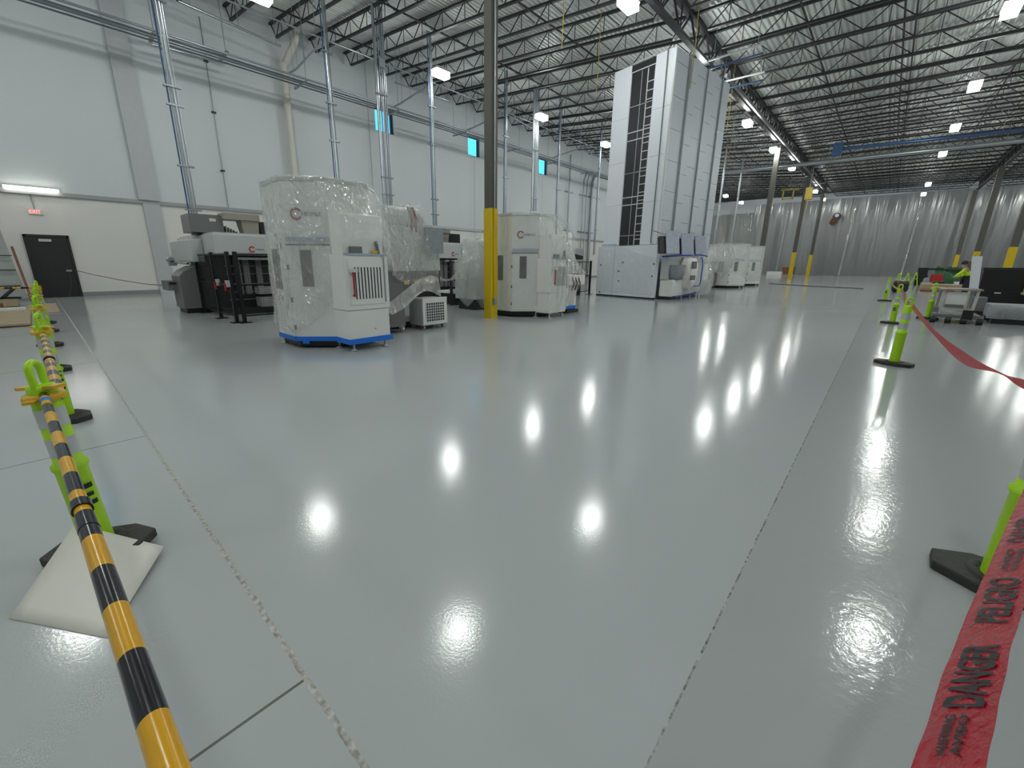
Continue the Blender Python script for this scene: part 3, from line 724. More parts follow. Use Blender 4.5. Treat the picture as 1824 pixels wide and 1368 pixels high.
    if tape:
        tb = facet_quad(P[0], P[1], 0, 1, zc-.02, zc+.05, .0, .02)
        q = facet_quad(P[1], P[2], 0, 1, zc-.02, zc+.05, .0, .02); tb.add(q.v, q.f)
        q = facet_quad(P[1], P[2], .15, .3, zc-.06, zc, .02, .03); tb.add(q.v, q.f)
        ob('bottom_tape', tb, tape, r, 'blue masking tape along the bottom edge')
    return r, P
m1, P1 = octmachine(-6.93, 3.35, .65, 2.42, 'octagonal white machine under clear plastic film, nearest, with blue tape along its foot', 1)
m2, P2 = octmachine(-7.16, 8.72, .66, 2.42, 'octagonal white machine under plastic film right of the big yellow column', 5, tape=None)
m3, P3 = octmachine(-7.15, 28.0, .82, 2.42, 'far octagonal covered machine just right of the tower', 9, front_box=False, tape=None, logo=False)
m4, P4 = octmachine(-7.0, 31.7, .75, 2.42, 'farthest covered machine standing behind the one by the tower', 12, front_box=False, tape=None, logo=False)
def cover(name, mb, label, m_='film', group=None):
    return solo(name, mb, m_, label, 'plastic sheet', group)
def boxed(P, ext):   # polygon of the octagon with the front cabinet pushed out
    return [P[7], P[0], P[1], P[2], (P[2][0]+ext, P[2][1]-.05), (P[3][0]+ext, P[3][1]+.05), P[3], P[4]]
cover('plastic_cover', cover_wrap(P1[7:]+P1[:4], 2.48, [.5, .3, .2, .75, 1.5][:5], .03, 2.), 'clear plastic film draped over the nearest octagonal machine')
q = drape([[(P1[2][0]+.05, P1[2][1]-.1, 2.46), (P1[2][0]+.06, P1[2][1]+.33, 2.47), (P1[3][0]+.05, P1[3][1]+.1, 2.47)],
           [(P1[2][0]+.28, P1[2][1]-.14, 2.05), (P1[2][0]+.30, P1[2][1]+.3, 2.06), (P1[3][0]+.3, P1[3][1]+.1, 2.05)],
           [(P1[2][0]+.42, P1[2][1]-.12, 1.8), (P1[2][0]+.41, P1[2][1]+.3, 1.85), (P1[3][0]+.42, P1[3][1]+.1, 1.8)],
           [(P1[2][0]+.45, P1[2][1]-.12, 1.5), (P1[2][0]+.46, P1[2][1]+.3, 1.62), (P1[3][0]+.47, P1[3][1]+.08, 1.5)]], 30, 24, .04, 3.5, 4)
cover('plastic_apron', q, 'clear plastic film hanging over the grille cabinet of the nearest machine', 'film3')
cover('plastic_cover', cover_wrap(P2[7:]+P2[:4], 2.48, [.4, .25, .2, .3, .5], .025, 6.), 'clear plastic film draped over the machine right of the yellow column', 'film3')
q = drape([[(P2[2][0]+.03, P2[2][1]-.1, 2.47), (P2[2][0]+.05, P2[2][1]+.33, 2.48), (P2[3][0]+.0, P2[3][1]+.3, 2.47)],
           [(P2[2][0]+.38, P2[2][1]-.1, 2.0), (P2[2][0]+.42, P2[2][1]+.33, 2.03), (P2[3][0]+.3, P2[3][1]+.5, 2.0)],
           [(P2[2][0]+.47, P2[2][1]-.1, 1.2), (P2[2][0]+.48, P2[2][1]+.33, 1.2), (P2[3][0]+.45, P2[3][1]+.3, 1.2)],
           [(P2[2][0]+.47, P2[2][1]-.1, .2), (P2[2][0]+.47, P2[2][1]+.33, .16), (P2[3][0]+.45, P2[3][1]+.2, .3)]], 30, 30, .05, 3, 9)
cover('plastic_apron', q, 'plastic film hanging over the cabinet of the machine right of the yellow column', 'film3')
cover('plastic_cover', cover_wrap(P3[7:]+P3[:4], 2.48, [.7, .9, .9, .7, .4], .02, 8., .02, .0), 'milky plastic film over the upper half of the far octagonal machine', 'film')
cover('plastic_cover', cover_wrap(P4[7:]+P4[:5], 2.48, [.4, .3, .3, .3, .3, .3], .02, 11., .02, .0), 'milky plastic film over the farthest covered machine', 'film')

# machining centre beside the nearest machine, under the tent
t = thing('machining_centre', (-7.6, 5., 0), 'bulky grey machining centre under a plastic tent, right of the nearest machine', 'machine')
ob('lower_body', MB().box((-9.2, 4.2, .12), (-6.72, 4.68, 1.15)), 'mgrey', t, bevel=.015)
ob('middle_body', MB().box((-9.2, 4.2, 1.15), (-7.1, 5.9, 2.0)), 'mlight', t, bevel=.02)
ob('belt_housing', MB().tube([(-7.35, 4.75, 2.12), (-7.35, 5.5, 2.12)], .25, 18).box((-8.2, 4.7, 1.9), (-7.35, 5.5, 2.36)), 'mlight', t)
ob('pipe_band', MB().tube([(-7.12, 5.2, 1.9), (-7.08, 5.2, 2.15), (-7.2, 5.2, 2.36)], .03, 6).tube([(-7.12, 5.3, 1.9), (-7.08, 5.3, 2.15), (-7.2, 5.3, 2.36)], .03, 6), 'woodred', t)
ob('control_screen', MB().cbox((-6.98, 5.65, 1.75), (.06, .45, .5)), 'greytarp', t)
ob('frame', MB().box((-8., 4.75, .05), (-7.2, 5.9, .12)).box((-7.25, 4.72, .1), (-7.2, 4.78, 1.15)).box((-7.25, 5.8, .1), (-7.2, 5.86, 1.15)).box((-7.25, 4.72, .88), (-7.2, 5.86, .98)), 'black', t)
hz = MB()
for i in range(8):
    hz.cur = i % 2; hz.box((-7.198, 4.75+i*.13, .88), (-7.185, 4.88+i*.13, .96))
ob('hazard_stripe', hz, ['orangey', 'black'], t, 'yellow and black hazard stripe')
ob('caster', MB().tube([(-6.8, 4.62, .06), (-6.8, 4.66, .06)], .06, 10).box((-6.84, 4.6, .06), (-6.76, 4.68, .14)), 'steel', t)
tent = drape([[wx(647, 336, -6.75), wx(680, 361, -7.1), wx(715, 363, -7.2), wx(748, 362, -7.2)],
              [wx(660, 372, -6.5), wx(690, 395, -6.9), wx(725, 400, -6.95), wx(762, 395, -7.05)],
              [wx(680, 410, -6.25), wx(705, 432, -6.7), wx(740, 440, -6.85), wx(776, 432, -7.)],
              [wx(684, 442, -6.25), wx(708, 475, -6.6), wx(742, 486, -6.8), wx(782, 478, -6.95)],
              [wx(685, 455, -6.3), wx(712, 497, -6.6), wx(748, 508, -6.8), wx(785, 500, -6.95)]], 70, 60, .085, 3.6, 15, (1, 1, .6))
cover('plastic_tent', tent, 'large crinkled plastic sheet hanging like a tent over the grey machine beside the nearest one', 'film')
inner = drape([[wx(684, 452, -6.85), wx(715, 500, -6.9), wx(750, 512, -6.95)], [wx(686, 500, -6.85), wx(712, 520, -6.9), wx(740, 520, -6.95)], [wx(690, 548, -6.8), wx(708, 545, -6.85), wx(732, 528, -6.9)]], 24, 24, .02, 3, 3)
cover('plastic_liner', inner, 'darker plastic film stretched in front of the grey machine below the tent', 'film3')
flap = drape([[wx(681, 549, -6.5), wx(715, 522, -6.55), wx(745, 500, -6.6), wx(768, 490, -6.65)], [wx(690, 555, -6.48), wx(722, 535, -6.52), wx(752, 515, -6.58), wx(782, 497, -6.65)], [wx(699, 561, -6.46), wx(725, 545, -6.5), wx(757, 518, -6.55), wx(786, 528, -6.65)]], 34, 14, .03, 4, 21)
cover('plastic_flap', flap, 'long loose plastic flap trailing from the tent toward the cabinet foot', 'film2')
flap2 = drape([[wx(783, 492, -6.9), wx(800, 497, -7.1), wx(815, 482, -7.4), wx(826, 478, -7.6)], [wx(785, 500, -6.9), wx(802, 500, -7.1), wx(818, 496, -7.4), wx(832, 500, -7.6)]], 24, 8, .03, 5, 31)
cover('plastic_flap', flap2, 'small plastic tail stretched from the tent toward the yellow column', 'film2')
# dehumidifier / air unit on casters
x0, y0 = -6.72, 5.06
t = thing('air_cleaner', (-6.9, 5.35, 0), 'small white air unit on casters with a square grid front, beside the grey machine', 'air unit')
ob('body', MB().box((-7.13, 5.06, .08), (-6.68, 5.68, .62)), 'mlight', t, bevel=.015)
gf = ob('front_panel', MB().box((-6.68, 5.06, .1), (-6.665, 5.68, .62)).box((-6.7, 5.06, .595), (-6.66, 5.68, .635)), 'mwhite', t)
ob('grille_opening', MB().box((-6.664, 5.14, .16), (-6.66, 5.6, .54)), 'slot', gf)
gr = MB()
for i in range(9): gr.box((-6.66, 5.14+i*.0575-.006, .16), (-6.652, 5.14+i*.0575+.006, .54))
for i in range(8): gr.box((-6.66, 5.14, .16+i*.054-.006), (-6.652, 5.6, .16+i*.054+.006))
ob('grille_bars', gr, 'mwhite', gf)
for x in (-7.08, -6.74):
    for y in (5.12, 5.62): ob('caster', MB().tube([(x, y-.02, .04), (x, y+.02, .04)], .04, 10).box((x-.02, y-.02, .05), (x+.02, y+.02, .1)), 'steel', t)
# wrapped stack left of the yellow column
t = thing('wrapped_unit', (-9.0, 8.8, 0), 'tall unit wrapped in plastic, half hidden left of the yellow column', 'machine')
ob('cabinet', MB().box((-9.4, 8.35, .3), (-8.5, 9.2, 1.4)).box((-9.3, 8.5, 1.4), (-8.7, 9.1, 1.9)), 'mlight', t, bevel=.02)
ob('base', MB().box((-9.3, 8.4, .0), (-8.6, 9.1, .3)), 'slot', t)
wrap = MB().lathe([(.1, 2.02), (.35, 1.98), (.5, 1.75), (.55, 1.45), (.68, 1.3), (.66, .9), (.62, .6), (.5, .3), (.35, .02)], (-8.95, 8.78, 0), 40, 1., .95)
wrap.v = [tuple(Vector(v)+Vector((v[0]+8.95, v[1]-8.78, 0)).normalized()*.05*(noise.noise(Vector(v)*Vector((3.5, 3.5, 1.6)).length/3)+noise.noise(Vector((v[0]*6, v[1]*6, v[2]*1.5))))) for v in wrap.v]
ob('wrap', wrap, 'film2', t, 'milky plastic wrap')
# things right of the second machine
t = thing('wrapped_bench', (-6.35, 9.9, 0), 'wrapped control bench right of the second covered machine', 'machine')
ob('bench', MB().box((-6.9, 9.55, .75), (-6.2, 10.35, 1.02)).box((-6.8, 9.6, .1), (-6.3, 10.1, .75)), 'wrapwhite', t, bevel=.02)
ob('foot', MB().box((-6.8, 9.6, 0), (-6.25, 10.15, .1)), 'slot', t)
ob('upper_unit', MB().box((-6.95, 9.5, 1.02), (-6.55, 10.05, 1.75)), 'mlight', t, bevel=.03)
ob('hoses', MB().tube([(-6.22, 9.7, .98), (-6.15, 9.72, .8), (-6.2, 9.7, .62)], .02, 6).tube([(-6.22, 9.85, .98), (-6.15, 9.87, .8), (-6.2, 9.85, .62)], .02, 6).tube([(-6.22, 10., .98), (-6.15, 10.02, .8), (-6.2, 10., .62)], .02, 6), 'mgrey', t)
sw = drape([[(-6.9, 9.3, 1.85), (-6.5, 9.5, 1.86), (-6.5, 10.1, 1.8)], [(-6.5, 9.3, 1.5), (-6.35, 9.6, 1.5), (-6.4, 10.2, 1.4)], [(-6.35, 9.3, 1.05), (-6.15, 9.7, 1.06), (-6.15, 10.4, 1.04)]], 24, 24, .04, 4, 41)
ob('film', sw, 'film2', t, 'crinkled clear film'); ob('skirt', drape([[(-6.3, 9.55, .75), (-6.25, 9.9, .75), (-6.3, 10.3, .75)], [(-6.3, 9.6, .3), (-6.24, 9.85, .3), (-6.35, 10.05, .3)], [(-6.32, 9.62, .1), (-6.28, 9.85, .1), (-6.38, 10., .1)]], 20, 14, .04, 4, 51), 'film2', t)
ob('tape', MB().box((-6.28, 9.6, .12), (-6.25, 10.0, .2)), 'tape', t, 'blue tape')

# ------------------------------------------------------------------ left machine line (repeated in the back)
def line_machine(cx, cy, label, detail=True):
    """machine behind a black guard fence; cx,cy = centre of the end facing the aisle"""
    r = thing('line_machine', (cx, cy, 0), label, 'machine')
    A = lambda m_: ob_local(m_, r)
    def L(nm, mb, m_, lab_=None, par=None, bev=0):
        me = mb.mesh(nm, m_); o = bpy.data.objects.new(nm, me); COL.objects.link(o); o.parent = par or r
        if lab_: o['label'] = lab_
        if bev:
            md = o.modifiers.new('bevel', 'BEVEL'); md.width = bev; md.segments = 2; md.limit_method = 'ANGLE'
        return o
    L('upper_band', MB().box((-3.6, -.95, 1.47), (0, 1.1, 1.96)), 'mlight', 'light grey upper band', bev=.02)
    L('top_deck', MB().box((-3.5, -.9, 1.96), (-.05, 1.05, 2.0)), 'mlight')
    L('end_shoulder', MB().box((-3.2, -1.22, 1.3), (-.9, -.95, 1.86)), 'mlight', bev=.03)
    L('core', MB().box((-3.4, -.8, .15), (-.35, .9, 1.47)), 'black', 'dark interior of the machine')
    L('plinth', MB().box((-3.5, -.85, 0), (-.1, .95, .16)), 'slot')
    L('front_window', MB().add([(.006, .28, 1.86-.1), (.006, 1.06, 1.66), (.006, 1.06, 1.52), (.006, .28, 1.5)], [(0, 3, 2, 1)]), 'slot', 'dark sloping window')
    L('logo_ring', ring_logo((.004, -.12, 1.62), (0, 1, 0), .075, (1, 0, 0)), 'red', 'red ring logo')
    L('logo_text', text_mb('HERMLE', .05, (0, 1, 0), (0, 0, 1), (.004, -.02, 1.6)), 'logotxt')
    sl = MB()
    for z in (.35, .55, .75, 1.0, 1.2): sl.box((-.36, -.7, z), (-.3, .85, z+.02))
    for y in (-.5, -.3, .0): sl.box((-.36, y, .5), (-.28, y+.14, 1.42))
    L('inner_rails', sl, 'mgrey')
    L('wrapped_pallet', MB().box((-.3, -.1, .18), (.1, .75, .42)).box((-.3, -.1, .5), (.05, .75, .68)), 'bagwrap', 'foil wrapped boxes inside')
    L('silver_rail', MB().box((-.1, -.5, 1.36), (.03, 1.05, 1.42)), 'steel')
    hopper = L('hopper', MB().hull8([(-1.1, .0, 2.0), (-.8, .0, 2.0), (-.8, .36, 2.0), (-1.1, .36, 2.0)], [(-1.2, -.04, 2.36), (-.75, -.04, 2.36), (-.75, .38, 2.36), (-1.2, .38, 2.36)]), 'beige', 'beige hood on top')
    L('hood_cap', MB().box((-1.2, -.45, 2.36), (-.7, .40, 2.52)), 'beige', None, hopper, .01)
    L('back_box', MB().box((-1.2, .42, 2.0), (-.8, .95, 2.36)), 'black')
    cabn = L('control_box', MB().box((-1.7, -1.15, 2.02), (-.9, -.42, 2.46)), 'mgrey', 'grey control box on top', bev=.01)
    L('lcd', MB().box((-.9, -.72, 2.3), (-.893, -.58, 2.37)), 'exitwhite', None, cabn)
    L('box_stand', MB().box((-1.6, -1.0, 1.98), (-1., -.5, 2.05)), 'black')
    mesh_ = MB()
    for i in range(6): mesh_.box((-1.2, -.4+i*.06, 1.98), (-.8, -.385+i*.06, 2.2-.03*i))
    L('wire_basket', mesh_, 'pipegrey')
    return r
# guard fences
def fence(name, pts, label, mesh_bays=True, h=1.52):
    r = thing(name, (*pts[0], 0), label, 'guard fence')
    for (x, y) in pts:
        ob('post', MB().box((x-.035, y-.035, 0), (x+.035, y+.035, h)).box((x-.12, y-.12, 0), (x+.12, y+.12, .012)), 'black', r)
    for (x, y), (x2, y2) in zip(pts, pts[1:]):
        g = MB(); a = Vector((x, y, 0)); b_ = Vector((x2, y2, 0)); L_ = (b_-a).length
        for z in (.15, .82, h-.05): g.bar(a+Vector((0, 0, z)), b_+Vector((0, 0, z)), .03, .03)
        k = max(2, int(L_/.05))
        for i in range(1, k): c = a.lerp(b_, i/k); g.bar(c+Vector((0, 0, .15)), c+Vector((0, 0, h-.05)), .004, .004)
        for z in range(1, 28): g.bar(a+Vector((0, 0, .15+z*.05)), b_+Vector((0, 0, .15+z*.05)), .004, .004)
        ob('mesh_panel', g, 'black', r, 'black wire mesh')
    return r
lm = line_machine(-12., 3.95, 'grey and black machine with a light upper band, standing left by the charcoal door side')
fence('guard_fence', [(-13.2, 2.86), (-11.6, 2.82), (-10.5, 2.84)], 'black wire guard fence in front of the left machine')
fence('guard_fence', [(-10.35, 2.95), (-10.42, 4.6)], 'black wire guard fence between the left machine and the nearest covered machine')
for x, y, lb in ((-11.4, 2.88, 'left one'), (-10.52, 2.84, 'right one')):
    t = thing('interlock_switch', (x, y, .8), 'small interlock box with orange and silver switch on the guard fence, '+lb, 'switch')
    ob('box', MB().box((x-.04, y-.1, .78), (x+.06, y-.03, .92)), 'mlight', t); ob('lever', MB().box((x-.02, y-.13, .7), (x+.02, y-.1, .86)), 'red', t, 'orange red lever')
t = thing('operator_console', (-13.6, 2.75, 0), 'dark grey sloped console cabinet at the left end of the left machine', 'cabinet')
cb = MB()
prof = [(0, .12), (0, .95), (.12, 1.08), (.35, 1.2), (.95, 1.22), (.95, .12)]
def extr(mb, prof, x0, ydir0, x1, ax='y'):
    pass
n_ = len(prof)
vs = [(-14.15, 2.45+a, z) for a, z in prof]+[(-13.25, 2.45+a, z) for a, z in prof]
cb.add(vs, [tuple(range(n_)), tuple(range(n_, 2*n_))[::-1]]+[(i, n_+i, n_+(i+1) % n_, (i+1) % n_) for i in range(n_)])
ob('cabinet', cb, 'mgrey', t, bevel=.015)
ob('plinth', MB().box((-14.1, 2.5, 0), (-13.3, 3.35, .12)), 'black', t)
ob('bin', MB().box((-14.35, 2.25, .58), (-13.6, 2.45, .82)), 'mgrey', t, 'open grey bin on its side'); ob('bin_slot', MB().box((-13.59, 2.28, .74), (-13.58, 2.42, .79)), 'black', t)
ob('top_bar', MB().tube([(-14.3, 2.5, 1.3), (-13.3, 2.7, 1.26)], .03, 8).tube([(-14.35, 2.5, 1.36), (-14.0, 2.5, 1.36)], .07, 10).box((-14.2, 2.45, 1.2), (-14., 2.6, 1.32)), 'steel', t)
ob('roll', MB().tube([(-13.6, 2.8, 1.33), (-13.6, 3.05, 1.33)], .11, 16), 'exitwhite', t, 'white paper roll')
ob('knob', MB().tube([(-13.24, 2.95, .86), (-13.22, 2.95, .86)], .035, 10), 'black', t)
lm2 = line_machine(-11.3, 10.1, 'second line machine with beige hood, seen between the plastic tent and the yellow column')
ob('long_beam', MB().box((-11.5, 9., 2.42), (-11.2, 11.3, 2.5)), 'mlight', lm2)
fence('guard_fence', [(-10.2, 8.9), (-10.2, 10.6)], 'black wire guard fence in front of the second line machine', h=1.4)
t = thing('floor_pallet', (-10.3, 9.7, 0), 'low white slab on black skids behind the guard fence by the yellow column', 'pallet')
ob('slab', MB().box((-11., 9., .36), (-9.9, 10.9, .44)), 'mwhite', t); ob('skid', MB().box((-10.9, 9.1, 0), (-10.0, 9.25, .36)).box((-10.9, 10.5, 0), (-10.0, 10.7, .36)), 'black', t)
lm3 = line_machine(-10.4, 16., 'third line machine, dark, seen between the second covered machine and the tower')
lm3_f = fence('guard_fence', [(-9.7, 15.3), (-9.7, 16.6)], 'black wire guard fence left of the tower foot', h=1.45)
t = thing('screen_pair', (-9.9, 15.6, 0), 'pair of small lit control screens on a dark stand left of the tower', 'screen')
ob('stand', MB().box((-10., 15.3, 0), (-9.85, 16.1, .9)), 'black', t); ob('screen', MB().cbox((-9.82, 15.5, 1.0), (.05, .3, .2)), 'wrapblue', t); ob('screen', MB().cbox((-9.82, 15.95, 1.0), (.05, .3, .2)), 'wrapblue', t)

# ------------------------------------------------------------------ storage tower
Lb, Fb, Bb = Vector((-9.1, 16.5, 0)), Vector((-6.6, 16.05, 0)), Vector((-6.13, 20.6, 0))
Kb = Lb+(Bb-Fb); ZT = 8.42
def fq(a, b_, u0, u1, z0, z1, d0, d1): return facet_quad((a.x, a.y), (b_.x, b_.y), u0, u1, z0, z1, d0, d1)
T = thing('storage_tower', (-7.6, 18.3, 0), 'very tall pale grey storage tower with a dark laddered window strip, reaching to the roof', 'storage tower')
ob('core', MB().prism([(Lb.x+.08, Lb.y+.08), (Fb.x-.08, Fb.y+.06), (Bb.x-.08, Bb.y-.05), (Kb.x+.08, Kb.y-.05)], 0, ZT-.05), 'towerg', T)
ob('window_strip', fq(Lb, Fb, .30, .70, 2.05, ZT-.02, -.06, -.03), 'slot', T, 'dark glazed strip')
z = 2.05
for nm, u0, u1 in (('front_panel', 0, .30), ('front_panel', .70, 1.)):
    pm = MB(); z = 2.05
    for z0, z1 in ((2.05, 3.6), (3.6, 5.15), (5.15, 6.7), (6.7, ZT)):
        q = fq(Lb, Fb, u0, u1, z0+.004, z1-.004, -.08, .0); pm.add(q.v, q.f)
    ob(nm, pm, 'towerw', T)
fr = MB()
for i in range(6):
    z = 2.4+i*1.15
    for zz in (z, z+.28 if i % 2 else z):
        q = fq(Lb, Fb, .30, .70, zz, zz+.035, -.04, -.01); fr.add(q.v, q.f)
for (u0, u1) in ((.48, .485), (.575, .59), (.30, .31), (.69, .70)):
    q = fq(Lb, Fb, u0, u1, 2.05, ZT-.3, -.04, -.012); fr.add(q.v, q.f)
z = 2.25
while z < ZT-.6:
    q = fq(Lb, Fb, .59, .69, z, z+.03, -.04, -.012); fr.add(q.v, q.f); z += .285
ob('ladder_frame', fr, 'frame', T, 'pale ladder-like frame in the window strip')
sp = MB(); gv = MB()
cuts = [0, .20, .225, .36, .52, .545, .68, .82, .84, 1.]
for k in range(len(cuts)-1):
    u0, u1 = cuts[k], cuts[k+1]
    if u1-u0 < .03:
        q = fq(Fb, Bb, u0, u1, 1.9, ZT, -.08, -.02); gv.add(q.v, q.f); continue
    off = .5*(k % 3)/3; z = 1.9-off; step = 1.02
    dd = 0. if k % 3 == 0 else .018
    while z < ZT:
        z0, z1 = max(z, 1.9), min(z+step, ZT)
        if z1-z0 > .05:
            q = fq(Fb, Bb, u0+.003, u1-.003, z0+.006, z1-.006, -.08, dd); sp.add(q.v, q.f)
        z += step
ob('side_panels', sp, 'towerg', T, 'stacked grey side panels'); ob('groove', gv, 'shadow_and_groove', T)
ob('corner_trim', MB().cbox((Fb.x-.01, Fb.y-.0, (ZT+2.)/2), (.05, .05, ZT-2.)), 'frame', T)
lowp = [Lb+Vector((-.15, -.1, 0)), Fb+Vector((.1, -.2, 0))]
lp = ob('lower_panel', fq(lowp[0], lowp[1], .0, 1., .06, 2.02, -.2, .0), 'towerw', T, 'wide lower front panel', bevel=.01)
q = fq(lowp[0], lowp[1], .30, .31, .06, 2.02, 0, .004); ob('panel_seam', q, 'mlight', lp)
ob('kick_plate', fq(lowp[0], lowp[1], .0, 1., 0.0, .05, -.15, -.02), 'slot', T)
for u, z in ((.45, 1.35), (.4, .62), (.05, 1.25), (.06, .12), (.96, 1.3), (.95, .85)): ob('bolt_cap', fq(lowp[0], lowp[1], u, u+.025, z, z+.05, 0, .012), 'black', T)
ob('blue_mark', fq(lowp[0], lowp[1], .38, .42, 1.0, 1.07, .001, .004), 'tape', T, 'scrap of blue tape')
ob('wrap_tape', fq(Lb, Fb, -.02, .28, 2.0, 2.12, .0, .02), 'tapelt', T, 'pale blue tape band')
ob('cable', MB().tube([(Fb.x+.03-.3, Fb.y-.02+.03, 2.1), (Fb.x-.27, Fb.y+.02, 5.), (Fb.x-.3, Fb.y+.0, ZT)], .018, 6), 'mgrey', T, 'dark cable running up the front corner')
for u in (.22, .53, .83):
    c = Fb.lerp(Bb, u); ob('conduit', MB().tube([(c.x+.06, c.y, 2.4), (c.x+.06, c.y, ZT)], .018, 6), 'pipegrey', T)
ob('outlet', MB().cbox((Fb.x-.25, Fb.y-.0, 1.95), (.1, .06, .25)), 'frame', T)
tf = drape([[lowp[0]+Vector((0, -.05, 2.0)), lowp[0].lerp(lowp[1], .35)+Vector((0, -.07, 2.05)), lowp[0].lerp(lowp[1], .7)+Vector((0, -.08, 1.75)), lowp[1]+Vector((.04, -.06, 1.55))],
            [lowp[0]+Vector((0, -.06, 1.2)), lowp[0].lerp(lowp[1], .35)+Vector((0, -.07, 1.2)), lowp[0].lerp(lowp[1], .7)+Vector((0, -.08, 1.1)), lowp[1]+Vector((.04, -.06, 1.)),],
            [lowp[0]+Vector((0, -.06, .15)), lowp[0].lerp(lowp[1], .35)+Vector((0, -.07, .15)), lowp[0].lerp(lowp[1], .7)+Vector((0, -.08, .15)), lowp[1]+Vector((.04, -.06, .15))]], 30, 24, .03, 2.5, 61)
cover('plastic_cover', tf, 'thin clear film taped over the lower front panel of the tower', 'film3')
scr = None
names = ['nearest the front corner', 'middle one', 'farthest from the front corner']
for i, (px0, px1, py0, py1) in enumerate(((1188, 1208, 450, 414), (1214, 1235, 453, 418), (1238, 1258, 454, 422))):
    a = wx((px0+px1)/2, (py0+py1)/2, -5.98)
    t = thing('operator_screen', a, 'blue-grey plastic-wrapped screen hung on the tower side, '+names[i], 'screen', 'wrapped screens on the tower side')
    ob('screen', MB().cbox((0, 0, 0), (.06, .52, .84), math.radians(-38), 0, math.radians(-14)), 'wrapblue', t, world=False, bevel=.02)
    ob('arm', MB().tube([(-.05, 0, .2), (-.78, 0, .45)], .02, 6), 'pipegrey', t, world=False)
    ob('back_box', MB().cbox((-.22, -.1, -.08), (.14, .5, .6), math.radians(-38), 0, math.radians(-14)), 'slot', t, world=False)
# wrapped loading station on the tower side
t = thing('loading_station', (-5.7, 17.4, 0), 'white plastic-wrapped loading station bulging from the tower side, edged with blue tape', 'machine')
ob('counter', MB().box((-6.4, 16.15, .12), (-5.9, 19.2, .75)), 'mwhite', t, bevel=.03)
ob('plinth', MB().box((-6.4, 16.2, 0), (-5.95, 19.1, .12)), 'slot', t)
ob('rear_cabinet', MB().box((-6.4, 16.1, .75), (-6.1, 19.3, 1.62)), 'mlight', t, bevel=.02)
ob('hood', MB().lathe([(.02, 1.58), (.3, 1.55), (.42, 1.35), (.44, 1.0), (.40, .7), (.36, .45), (.3, .4)], (-5.85, 17.55, 0), 24, .75, 1.0), 'wrapwhite', t, 'rounded white wrapped hood')
ob('small_screen', MB().cbox((-5.57, 17.3, 1.3), (.05, .26, .26), -.25), 'mgrey', t)
ob('label_plate', MB().cbox((-5.5, 17.05, .82), (.05, .3, .18), -.2), 'mgrey', t)
ob('dark_bowl', MB().lathe([(.02, .72), (.3, .75), (.42, .95), (.45, 1.3)], (-6.0, 16.6, 0), 20, .7, 1.), 'greytarp', t)
blob = MB().lathe([(.05, 1.52), (.35, 1.5), (.55, 1.2), (.62, .85), (.6, .5), (.45, .15), (.4, .1)], (-5.75, 18.75, 0), 32, .8, 1.15)
blob.v = [tuple(Vector(v)+Vector((v[0]+5.75, v[1]-18.75, 0)).normalized()*.06*(noise.noise(Vector(v)*2.2)+noise.noise(Vector(v)*4.5))) for v in blob.v]
ob('wrapped_bulge', blob, 'film2', t, 'crumpled milky wrap')
bt = MB().tube([(-6.35, 16.0, 1.6), (-5.95, 16.2, 1.62), (-5.85, 17.2, 1.66), (-5.7, 18.2, 1.7), (-5.75, 19.3, 1.66)], .03, 6)
bt.tube([(-5.48, 17.2, .5), (-5.45, 17.8, .5), (-5.5, 18.05, .6), (-5.52, 18.15, 1.3), (-5.6, 18.2, 1.6)], .022, 6)
bt.tube([(-5.85, 16.4, .1), (-5.8, 17.2, .14), (-5.75, 17.9, .16), (-5.7, 18.3, .2), (-5.75, 19., .2)], .03, 6)
ob('blue_tape', bt, 'tapedk', t, 'blue masking tape edging')
for y in (16.9, 17.9, 18.9): ob('foot', MB().tube([(-5.8, y, 0), (-5.8, y, .14)], .035, 8), 'steel', t)
st = drape([[(-6.2, 19.3, 1.75), (-6.1, 21.5, 2.2), (-6.6, 24.5, 2.45), (-6.9, 27., 2.5)], [(-6.0, 19.2, 1.2), (-5.95, 21.5, 1.5), (-6.3, 24.3, 1.7), (-6.5, 27., 1.6)], [(-5.95, 19.3, .6), (-6.1, 21., .85), (-6.6, 24.3, .9), (-6.9, 26.6, .5)]], 60, 30, .12, 1.3, 71)
cover('plastic_tent', st, 'long crinkled plastic sheet stretched from the tower side to the far octagonal machine', 'film')
t = thing('dark_cabinet', (-7.9, 25.5, 0), 'dark cabinet under the plastic sheet between the tower and the far machine', 'cabinet')
ob('body', MB().box((-8.8, 24., .1), (-7.3, 26.8, 1.5)), 'mgrey', t, bevel=.02); ob('base', MB().box((-8.7, 24.1, 0), (-7.4, 26.7, .1)), 'black', t)

# ------------------------------------------------------------------ delineator posts
def letter_wrap(r0, ang0, z0):
    def f(x, y, z): a = ang0+x/r0; return Vector(((r0+.002+max(z, 0))*math.cos(a), (r0+.002+max(z, 0))*math.sin(a), z0+y))
    return f
LET = {'E': [(0, 0, .022, .1), (.028, .0, .06, .02), (.028, .04, .055, .058), (.028, .078, .06, .1)],
       'F': [(0, 0, .022, .1), (.028, .042, .055, .06), (.028, .08, .06, .1)],
       'I': [(0, 0, .06, .018), (0, .03, .06, .048), (0, .06, .06, .078)]}
def letter_mb(ch, r0, ang, z0, s=1.):
    mb = MB(); f = letter_wrap(r0, ang, z0)
    for x0, y0, x1, y1 in LET[ch]:
        k = 4; rws = []
        for j in range(2):
            rws.append([f((x0+(x1-x0)*i/k-.03)*s, (y0+(y1-y0)*j)*s, .001) for i in range(k+1)])
        mb.grid(rws)
    return mb
